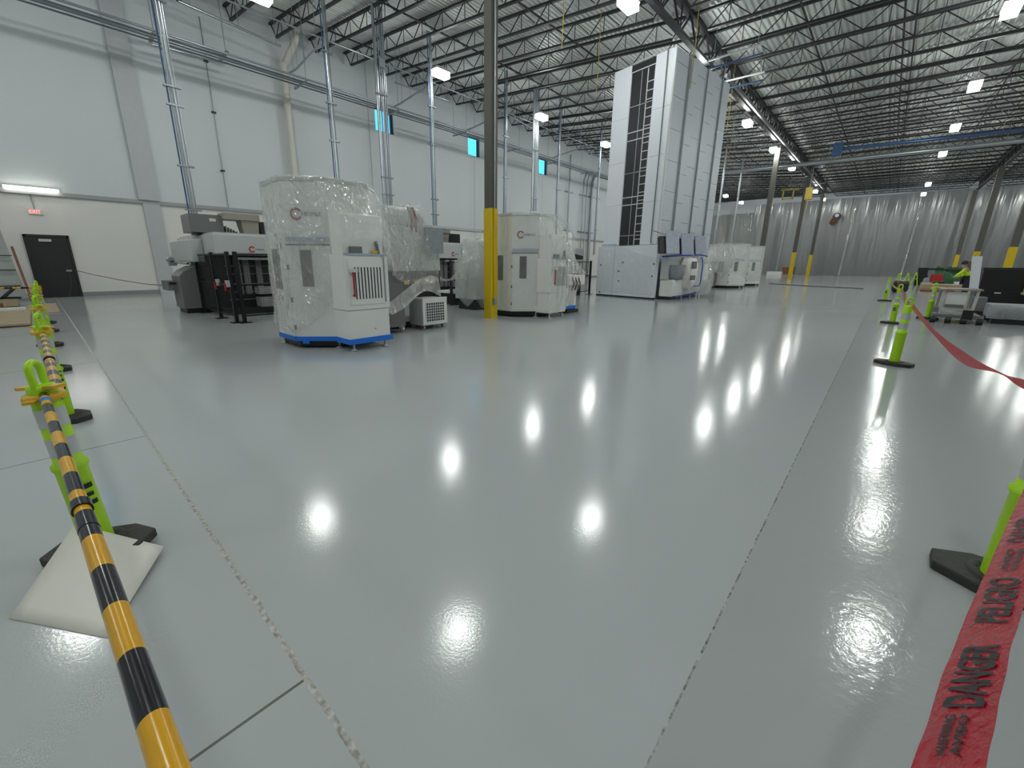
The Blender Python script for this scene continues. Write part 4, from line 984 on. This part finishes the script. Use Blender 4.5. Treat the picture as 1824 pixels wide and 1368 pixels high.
def delineator(x, y, label, letters, rz, brz=0, group='lime delineator posts'):
    r = thing('delineator_post', (x, y, 0), label, 'delineator post', group)
    hx = MB()
    hexp = [(.20, -.06), (.20, .06), (.07, .135), (-.07, .135), (-.20, .06), (-.20, -.06), (-.07, -.135), (.07, -.135)]
    hexp = [(a*math.cos(brz)-b_*math.sin(brz), a*math.sin(brz)+b_*math.cos(brz)) for a, b_ in hexp]
    hx.prism(hexp, 0, .045)
    bo = ob('rubber_base', hx, 'rubber', r, 'black rubber base', world=False, bevel=.008)
    ob('base_ring', MB().lathe([(.10, .045), (.095, .056), (.07, .052), (.065, .046)], (0, 0, 0), 24), 'rubber', bo, world=False)
    ob('tube', MB().lathe([(.056, .03), (.053, .42), (.060, .43), (.060, .45), (.047, .46), (.045, .78), (.043, .8), (0, .805)], (0, 0, 0), 24), 'lime', r, 'lime green plastic tube', world=False)
    for z0, z1 in ((.49, .57), (.62, .70)):
        ob('reflective_collar', MB().lathe([(.0475, z0), (.0475, z1)], (0, 0, 0), 24), 'reflect', r, 'silver reflective collar', world=False)
    ha = MB(); pts = []
    for i in range(15):
        a = PI*i/14; pts.append((0, .034*math.cos(a), .86+.034*math.sin(a)))
    pts = [(0, .034, .79)]+pts+[(0, -.034, .79)]
    ha.tube(pts, .013, 8)
    ha.v = [tuple(Matrix.Rotation(rz+PI*.25, 3, 'Z') @ Vector(v)) for v in ha.v]
    ob('handle', ha, 'lime', r, world=False)
    for ch, z in letters: ob('stencil_letter', letter_mb(ch, .0555, rz, z), 'black', r, 'black stencilled letter', world=False)
    return r
DL = [(-2.44, -.03), (-4.93, -.05), (-7.36, -.06), (-9.6, -.05), (-11.6, -.04), (-13.2, -.03)]
DLn = ['nearest of the left row, standing behind the white board', 'second of the left row, lettered E F', 'third of the left row', 'fourth of the left row', 'fifth of the left row, wrapped with blue tape', 'farthest of the left row, before the charcoal door']
for i, (x, y) in enumerate(DL):
    let = [[('E', .25)], [('E', .34), ('F', .19)], [], [], [], []][i]
    r = delineator(x, y, 'lime delineator post, '+DLn[i], let, math.radians(18), math.radians((52, 30, 28, 25, 20, 15)[i]))
    if i == 0:
        r.rotation_mode = 'AXIS_ANGLE'; r.rotation_axis_angle = (math.radians(4.6), .67, -.74, 0); r.location.z = .012
    if i == 4: ob('blue_tape', MB().lathe([(.05, .62), (.05, .72)], (0, 0, 0), 20), 'tape', r, 'blue tape wrap', world=False)
    ob('bar_clip', MB().lathe([(.062, .735), (.068, .75), (.062, .765), (.046, .765)], (0, 0, 0), 18).cbox((0, 0, .79), (.17, .05, .012), rz=.7).cbox((0, 0, .745), (.19, .04, .012), rz=-.5), 'orangey', r, 'yellow plastic clip ring', world=False)
DR = [(.575, 2.50), (.28, 7.68), (.28, 13.3), (.10, 21.9), (.95, 15.2)]
DRn = ['nearest of the right row, behind the danger tape', 'second of the right row, holding the red tape', 'third of the right row, with black dashes', 'fourth of the right row, farthest along the joint', 'standing out to the right beside the steel cart']
for i, (x, y) in enumerate(DR):
    let = [[], [], [('I', .3)], [('I', .3)], []][i]
    delineator(x, y, 'lime delineator post, '+DRn[i], let, math.radians(-110), math.radians((178, 160, 165, 170, 160)[i]))
# striped bars of the left row
def striped(p, q, r0, n0, label, m1='bar_y', m2='bar_k', sleeve=True, pts=None):
    p = Vector(p); q = Vector(q); t = thing('striped_bar', p, label, 'barrier bar', 'black and yellow bars between the left posts')
    L_ = (q-p).length; d = (q-p)/L_
    mb = MB()
    for i in range(n0):
        mb.cur = i % 2; a = p+d*L_*i/n0; b_ = p+d*L_*(i+1)/n0
        rr_ = r0 if i < n0*.6 or not sleeve else r0*1.14
        mb.tube([a, b_], rr_, 18, cap=(i in (0, n0-1)))
    ob('tube', mb, [m1, m2], t)
    if sleeve:
        c = p+d*L_*.6; ob('collar', MB().tube([c-d*.02, c+d*.02], r0*1.28, 18), 'bar_k', t, 'black collar')
        c = p+d*L_*.66; ob('ring', MB().tube([c-d*.003, c+d*.003], r0*1.2, 18), 'bar_k', t)
    return t
near = wz(326, 1440, .74)
top1 = wz(76, 698, .775)
# stripes get their true lengths (about 12 cm)
def bar_from(p, q, label, r0=.019, st=.125, swap=False):
    L_ = (Vector(q)-Vector(p)).length
    t = striped(p, q, r0, max(6, int(round(L_/st))), label, *(('bar_k', 'bar_y') if swap else ('bar_y', 'bar_k')))
    return t
b1 = bar_from(top1, near, 'black and yellow striped bar, nearest, coming toward the camera at lower left', .0150, swap=True)
c = top1.lerp(near, .075); d_ = (near-top1).normalized(); ob('blue_tape', MB().tube([c, c+d_*.05], .0156, 14), 'tape', b1, 'scrap of blue tape')
for i in range(5):
    a = Vector((DL[i+1][0]+.06, DL[i+1][1], .755)); b_ = Vector((DL[i][0]-.06, DL[i][1], .755))
    bar_from(a, b_, 'black and yellow striped bar between the %s and %s posts of the left row' % (order[i], order[i+1]))
bar_from((-13.26, -.03, .755), (-13.9, -1.4, .75), 'black and yellow bar turning left from the farthest post of the left row')
# white board on the floor
A_, B_, C_, D_ = Vector((-2.47, -.09, .17)), Vector((-2.24, .165, .03)), Vector((-1.82, -.07, .004)), Vector((-2.2, -.31, .004))
g = []
for j in range(9):
    g.append([A_.lerp(B_, i/8).lerp(D_.lerp(C_, i/8), j/8)+Vector((0, 0, .012*math.sin(PI*i/8)*math.sin(PI*j/8))) for i in range(9)])
mbc = MB().grid(g)
cd_ = solo('white_board', mbc, 'card', 'off-white board sheet lying tilted on the floor against the nearest left post', 'board')
md = cd_.modifiers.new('s', 'SOLIDIFY'); md.thickness = .006; md.offset = 1

# ------------------------------------------------------------------ danger tape
def ribbon(bot, top, nu=80, amp=.004, seed=0):
    bot = [Vector(p) for p in bot]; top = [Vector(p) for p in top]
    rows_ = []
    for j in range(7):
        r = []
        for i in range(nu+1):
            a = crom(bot, i/nu); b_ = crom(top, i/nu); p = a.lerp(b_, j/6)
            q = noise.noise(Vector((i*.12+seed, j*.5, 0)))
            r.append(p+Vector((1, 0, .3))*amp*q)
        rows_.append(r)
    return rows_
bot = [wz(1560, 1500, .72), wz(1622, 1368, .735), wz(1684, 1190, .74), wz(1735, 1065, .75), wz(1780, 965, .765), wz(1832, 840, .775), Vector((DR[0][0]-.06, DR[0][1]-.02, .79))]
top = [wz(1735, 1500, .80), wz(1757, 1368, .812), wz(1793, 1190, .818), wz(1829, 1065, .827), wz(1863, 965, .84), wz(1905, 850, .85), Vector((DR[0][0]-.05, DR[0][1]-.02, .865))]
rows_ = ribbon(bot, top, 120, .0018)
t = thing('danger_tape', bot[0], 'red danger tape with black lettering, large at lower right', 'barrier tape')
ob('ribbon', MB().grid(rows_), 'dtape', t)
def tape_pt(s, v, lift=.0015):
    """s along 0..1, v across 0..1"""
    a = crom(bot, s); b_ = crom(top, s); p = a.lerp(b_, v); q = noise.noise(Vector((s*120*.12, v*6*.5, 0)))
    e = (crom(bot, min(s+.01, 1))-crom(bot, max(s-.01, 0))).normalized(); nn = (b_-a).normalized().cross(e)
    if nn.dot(CAM-p) < 0: nn = -nn
    return p+Vector((1, 0, .3))*.0018*q+nn*lift
def tape_text(body, s0, s1, v0, v1):
    raw = text_mb(body, 1., (1, 0, 0), (0, 1, 0), (0, 0, 0), depth=.0, bold=.028)
    xs = [v[0] for v in raw.v]; ys_ = [v[1] for v in raw.v]; x0, x1, y0, y1 = min(xs), max(xs), min(ys_), max(ys_)
    raw.v = [tuple(tape_pt(s0+(s1-s0)*(x-x0)/(x1-x0), v0+(v1-v0)*(y-y0)/(y1-y0))) for x, y, z in raw.v]
    return raw
def s_at(py):   # parameter along the ribbon where its middle crosses picture row py
    best = min(range(401), key=lambda k: abs(proj(crom(bot, k/400).lerp(crom(top, k/400), .5))[1]-py)); return best/400
def lettering(nm, body, ya, yb, v0, v1):
    ob(nm, tape_text(body, s_at(ya), s_at(yb), v0, v1), 'black', t, 'black lettering '+body)
lettering('lettering', 'DANGER', 1262, 1150, .84, .20)
lettering('lettering', 'PELIGRO', 1110, 1030, .84, .20)
lettering('small_lettering', 'WARNING', 1350, 1275, .46, .30)
lettering('small_lettering', 'AVISO', 1350, 1275, .66, .52)
lettering('small_lettering', 'AVISO', 1018, 978, .46, .30)
lettering('small_lettering', 'WARNING', 1018, 978, .66, .52)
lettering('lettering', 'DANGER', 966, 925, .84, .20)
lettering('lettering', 'PELIGRO', 910, 880, .84, .20)
# sagging tape to the second post
p0 = Vector((.24, 7.62, .80)); p9 = Vector((DR[0][0], DR[0][1], .80))
pts = [wy(1624, 545, 7.6), wy(1661, 590, 5.8), wy(1714, 637, 4.7), wy(1778, 664, 3.9), wy(1826, 686, 3.4), Vector((.66, 2.5, .78))]
hw = [.03, .018, .038, .004, .022, .03]
bt = [p-Vector((0, 0, h_)) for p, h_ in zip(pts, hw)]; tp = [p+Vector((.01, 0, h_)) for p, h_ in zip(pts, hw)]
solo('danger_tape', MB().grid(ribbon(bt, tp, 60, .004, 7)), 'dtape', 'red danger tape sagging and twisting from the second right post out of the picture', 'barrier tape')
pts = [Vector((.28, 7.7, .82)), wy(1612, 536, 9.), wy(1608, 522, 11.), Vector((.28, 13.3, .80))]
bt = [p-Vector((0, 0, .03)) for p in pts]; tp = [p+Vector((.01, 0, .03)) for p in pts]
solo('danger_tape', MB().grid(ribbon(bt, tp, 40, .01, 17)), 'dtape', 'red danger tape between the second and third posts of the right row', 'barrier tape')
solo('cream_tape', MB().grid(ribbon([(.28, 13.3, .76), (.2, 17, .7), (.1, 21.9, .78)], [(.29, 13.3, .80), (.21, 17, .74), (.11, 21.9, .82)], 30, .01, 27)), 'rope', 'pale barrier tape between the two farthest posts of the right row', 'barrier tape')

# ------------------------------------------------------------------ right background
t = thing('steel_cart', (1.35, 14.8, 0), 'white wheeled steel frame cart right of the red tape', 'cart')
fr = MB()
for x in (1.06, 1.6):
    for y in (14.55, 15.35): fr.bar((x, y, .2), (x+.02, y, .76), .05)
fr.bar((1.06, 14.55, .33), (1.6, 14.55, .33), .04).bar((1.06, 14.55, .30), (1.45, 14.55, .18), .03)
ob('frame', fr, 'frame', t); ob('top_board', MB().box((1.0, 14.45, .76), (1.68, 15.45, .79)), 'beige', t)
ob('side_panel', MB().box((1.14, 14.56, .42), (1.46, 14.58, .72)), 'mwhite', t); ob('drawer', MB().box((1.14, 14.5, .36), (1.44, 14.6, .43)), 'mgrey', t)
ob('chassis', MB().box((.98, 14.4, .12), (1.75, 15.5, .2)), 'mgrey', t)
for x in (1.0, 1.25, 1.5, 1.75):
    ob('wheel', MB().tube([(x-.05, 14.42, .075), (x+.05, 14.42, .075)], .075, 12), 'black', t)
ob('jack', MB().box((1.45, 14.36, .1), (1.62, 14.46, .32)), 'black', t); ob('levelling_knob', MB().cbox((1.0, 14.42, .3), (.1, .08, .12)), 'mgrey', t)
solo('white_upright_board', MB().hull8([(1.50, 14.95, .80), (1.64, 14.95, .80), (1.64, 15.05, .80), (1.5, 15.05, .80)], [(1.40, 14.95, 1.53), (1.56, 14.95, 1.53), (1.56, 15.05, 1.53), (1.4, 15.05, 1.53)]), 'towerw', 'tall narrow white board standing on the steel cart', 'board')
t = thing('black_crate', (3.4, 20.6, 0), 'big black crate as tall as the cart board, at the right edge', 'crate')
ob('body', MB().box((2.2, 20., .08), (4.8, 21.4, 1.24)), 'black', t, bevel=.01); ob('lid_edge', MB().box((2.18, 19.98, 1.2), (4.82, 21.42, 1.27)), 'slot', t)
ob('handle', MB().box((2.55, 19.97, .5), (2.68, 20., .53)), 'mwhite', t, 'small white handle'); ob('seam', MB().box((2.2, 19.985, .55), (4.8, 20., .56)), 'slot', t)
for x in (2.5, 4.4): ob('runner', MB().box((x-.1, 20.05, 0), (x+.1, 21.3, .1)), 'slot', t)
t = thing('yellow_machine_part', (3.3, 20.15, 0), 'yellow machine corner at the right edge in front of the black crate', 'machine')
ob('body', MB().box((3.08, 19.5, .55), (3.6, 19.9, .98)), 'yellow', t, bevel=.03); ob('skirt', MB().box((3.06, 19.5, .5), (3.6, 19.92, .56)), 'frame', t); ob('leg', MB().box((3.3, 19.6, 0), (3.4, 19.7, .5)), 'slot', t)
t = thing('wrapped_pallet', (2.6, 15.5, 0), 'low pallet wrapped in grey plastic at the right edge', 'pallet')
ob('load', MB().box((1.98, 15.05, .12), (3.4, 16.2, .42)), 'greytarp', t, bevel=.012); wr = drape([[(1.9, 15.0, .44), (2.5, 15., .47), (3.4, 15., .46)], [(1.88, 14.98, .3), (2.5, 14.96, .3), (3.4, 14.97, .3)], [(1.9, 15.0, .12), (2.5, 15., .12), (3.4, 15., .12)]], 40, 12, .05, 3, 81)
ob('wrap', wr, 'bagwrap', t); ob('skid', MB().box((2.0, 15.1, 0), (3.4, 15.2, .12)).box((2.0, 16., 0), (3.4, 16.1, .12)), 'slot', t)
t = thing('pallet_jack', (2.1, 17.2, 0), 'black pump truck handle lying behind the cart', 'pallet jack')
ob('forks', MB().box((1.9, 17., .05), (2.9, 17.15, .14)).box((1.9, 17.5, .05), (2.9, 17.65, .14)), 'black', t); ob('pump', MB().box((1.8, 17.1, .05), (2.1, 17.5, .5)), 'mgrey', t)
# work area far right
def jbox(nm, px0, px1, py0, py1, Y, dep, m_, label, cat, bev=.02):
    a = wy(px0, py1, Y); b_ = wy(px1, py0, Y); z0 = max(0., a.z)
    return solo(nm, MB().box((a.x, Y, 0 if a.z < .12 else z0), (b_.x, Y+dep, max(b_.z, z0+.1))), m_, label, cat, None, bev)
jbox('work_table', 1640, 1722, 508, 522, 33., 1.5, 'wood', 'low wooden bench top loaded with tools at the right work area', 'bench')
jbox('red_toolbox', 1681, 1690, 511, 521, 32.8, .5, 'red', 'small red toolbox under the right work bench', 'toolbox')
jbox('white_bucket', 1657, 1666, 512, 521, 32.6, .3, 'mwhite', 'white bucket left of the red toolbox', 'bucket')
jbox('lumber_pile', 1637, 1700, 522, 526, 32., 1., 'woodred', 'flat pile of reddish lumber on the floor of the right work area', 'lumber')
jbox('material_box', 1700, 1718, 503, 512, 36., 1., 'card', 'pale cardboard box by the worker', 'box')
jbox('dark_crate', 1660, 1684, 502, 511, 37., 1., 'slot', 'dark crate left of the pale cardboard box', 'crate')
jbox('orange_machine', 1657, 1682, 489, 503, 41., 1.2, 'red', 'red and black machine in the right work area', 'machine')
jbox('grey_bundle', 1640, 1657, 495, 520, 39., 1., 'greytarp', 'grey bundle lying left of the red machine', 'bundle', .12)
jbox('brown_box', 1717, 1728, 465, 520, 47., 1., 'woodred', 'tall red-brown box rising behind the worker', 'box')
jbox('wooden_box', 1638, 1660, 504, 516, 34.6, .8, 'wood', 'open wooden box at the left end of the work bench', 'box')
jbox('black_bag', 1585, 1622, 500, 524, 29.5, 1., 'slot', 'black bag pile behind the fourth right post', 'bag', .15)
jbox('red_case', 1594, 1606, 500, 528, 29., .4, 'woodred', 'red-brown case standing against the black bag pile', 'case')
a = wy(1668, 479, 46.); b_ = wy(1735, 476, 46.)
tp_ = drape([[(a.x, 46, 1.25), (a.x+1., 46, 1.2), (b_.x, 46, 1.25)], [(a.x-.1, 45.2, .8), (a.x+1, 45.2, .75), (b_.x, 45.2, .8)], [(a.x-.1, 45., .05), (a.x+1, 45., .05), (b_.x, 45., .05)]], 30, 14, .15, 1.5, 91)
tt = thing('green_tarp', (a.x+1, 45.5, 0), 'dark green tarp thrown over a heap behind the worker', 'tarp')
ob('sheet', tp_, 'green', tt); ob('heap', MB().box((a.x+.1, 45.4, 0), (b_.x, 47, 1.1)), 'slot', tt)
bs = wy(1632, 487, 42.)
solo('black_saw', MB().cbox((bs.x+.3, 42., .95), (.5, .4, .5)).bar((bs.x+.5, 42, 1.1), (bs.x+1.3, 42, 1.12), .12).cbox((bs.x+.3, 42, .35), (.6, .5, .7)), 'black', 'black tool with a long arm left of the green tarp', 'tool')
for i, (px, Y, lb) in enumerate(((1597, 36., 'left one of the pair'), (1612, 37., 'right one of the pair'), (1627, 41., 'farthest, left of the wooden box'))):
    a = wy(px, 500, Y)
    solo('lime_frame', MB().bar((a.x-.12, Y, 0), (a.x+.06, Y, .9), .05).bar((a.x+.24, Y, 0), (a.x+.08, Y, .9), .05).bar((a.x-.03, Y, .45), (a.x+.16, Y, .45), .04), 'lime', 'lime green step frame in the right work area, '+lb, 'step frame', 'lime frames')
# worker
def worker():
    Yw = 26.; c = wy(1722, 500, Yw); x = c.x
    r = thing('person', (x, Yw, 0), 'worker in yellow hi-vis shirt leaning left by the white board on the right', 'person')
    r.scale = (.93, .93, .93)
    J = [(0, 0, .85), (-.06, 0, 1.05), (-.12, -.02, 1.25), (-.15, -.03, 1.33), (-.19, -.05, 1.40), (-.21, -.06, 1.52),
         (.0, -.1, .83), (-.02, -.12, .45), (0, -.1, .06), (-.1, -.15, .03), (.0, .1, .83), (.06, .14, .45), (.08, .16, .06), (-.03, .18, .03),
         (-.14, -.2, 1.28), (-.3, -.26, 1.08), (-.48, -.24, .92), (-.14, .17, 1.28), (-.2, .24, 1.02), (-.38, .2, .88), (-.42, -.245, .965), (-.32, .213, .925)]
    E_ = [(0, 1), (1, 2), (2, 3), (3, 4), (4, 5), (0, 6), (6, 7), (7, 8), (8, 9), (0, 10), (10, 11), (11, 12), (12, 13), (2, 14), (14, 15), (15, 20), (20, 16), (2, 17), (17, 18), (18, 21), (21, 19)]
    R_ = [.15, .14, .15, .07, .08, .10, .1, .065, .045, .04, .1, .065, .045, .04, .065, .05, .035, .065, .05, .035, .032, .032]
    def skin(nm, keep, m_, k=1.):
        idx = {v: i for i, v in enumerate(keep)}
        q = bpy.data.meshes.new(nm); q.from_pydata([J[v] for v in keep], [(idx[a], idx[b_]) for a, b_ in E_ if a in idx and b_ in idx], [])
        o = bpy.data.objects.new(nm, q); COL.objects.link(o); o.parent = r
        md = o.modifiers.new('skin', 'SKIN'); 
        q.skin_vertices.new() if not q.skin_vertices else None
        for v, i in idx.items(): q.skin_vertices[0].data[i].radius = (R_[v]*k, R_[v]*k)
        q.skin_vertices[0].data[0].use_root = True
        s = o.modifiers.new('s', 'SUBSURF'); s.levels = 1; s.render_levels = 1
        q.materials.append(M[m_]); return o
    skin('body', list(range(22)), 'skin')
    skin('hi_vis_shirt', [0, 1, 2, 14, 15, 17, 18, 20, 21], 'hiviz', 1.22)
    skin('trousers', [0, 6, 7, 8, 10, 11, 12], 'navy', 1.3)
    ob('cap', MB().lathe([(.115, 1.5), (.115, 1.56), (.08, 1.63), (0, 1.65)], (-.21, -.06, 0), 14), 'navy', r, world=False)
worker()
# far end behind the curtain foot
jbox('orange_lift', 1392, 1414, 476, 488, 64., 1.4, 'woodred', 'orange-red lift standing at the curtain foot left of the first column', 'lift')
jbox('white_platform', 1364, 1392, 484, 495, 63., 1.5, 'mwhite', 'low white platform left of the orange lift', 'platform')
solo('floor_cable', MB().tube([wz(1370, 505, .02), wz(1450, 510, .02), wz(1538, 514, .02)], .03, 5), 'cable', 'dark cable lying across the far floor before the columns', 'cable')

# ------------------------------------------------------------------ left background materials
a = -21.2
t = thing('grey_panel_stack', (a, -.9, 0), 'tall stack of weathered grey panels leaning at the left edge', 'panel stack')
for i in range(5):
    ob('panel', MB().hull8([(a+.05*i, -2., .1), (a+.05*i+.04, -2., .1), (a+.05*i+.04, -.38+.02*i, .1), (a+.05*i, -.38+.02*i, .1)], [(a-.1+.05*i, -2., 2.6-.3*i), (a-.06+.05*i, -2., 2.6-.3*i), (a-.06+.05*i, -.52+.02*i, 2.6-.3*i), (a-.1+.05*i, -.52+.02*i, 2.6-.3*i)]), 'greypanel', t)
for z in (.5, 1., 1.45): ob('strap', MB().box((a+.24, -2, z), (a+.27, -.4, z+.03)), 'slot', t)
solo('wooden_pole', MB().bar((-20.6, -.24, .05), (-21.6, -.36, 1.75), .06), 'woodred', 'thin reddish wooden pole leaning beside the grey panels', 'pole')
t = thing('plywood_sheet', (-14.8, -.9, 0), 'beige plywood sheet lying on the floor behind the left posts', 'plywood')
ob('sheet', MB().box((-16.6, -2.6, .02), (-12.9, -.26, .06)), 'wood', t)
solo('plywood_strip', MB().box((-19.2, .03, .0), (-15.8, .26, .025)), 'wood', 'narrow plywood strip on the floor before the charcoal door', 'plywood')
solo('red_plank', MB().box((-17.6, -2.2, .06), (-17.3, -.75, .2)), 'woodred', 'red-brown plank lying behind the left posts', 'plank')
solo('white_sheets', MB().box((-17.1, -.9, .02), (-16.7, -.35, .1)), 'mwhite', 'small pile of white sheets beside the red-brown plank', 'sheets')
solo('timber_pile', MB().box((-19.6, -2.4, .02), (-18.6, -.5, .22)).box((-19.5, -2.3, .22), (-18.8, -.9, .36)), 'wood', 'timber pile at the foot of the grey panels', 'timber')
for i, (y, lb) in enumerate(((-1.0, 'left one'), (-.62, 'right one'))):
    solo('black_bracket', MB().bar((-19.0, y-.15, .26), (-19.3, y+.15, .55), .06).bar((-19.0, y-.2, .25), (-18.8, y+.2, .25), .06), 'black', 'black bracket lying on the timber pile, '+lb, 'bracket')
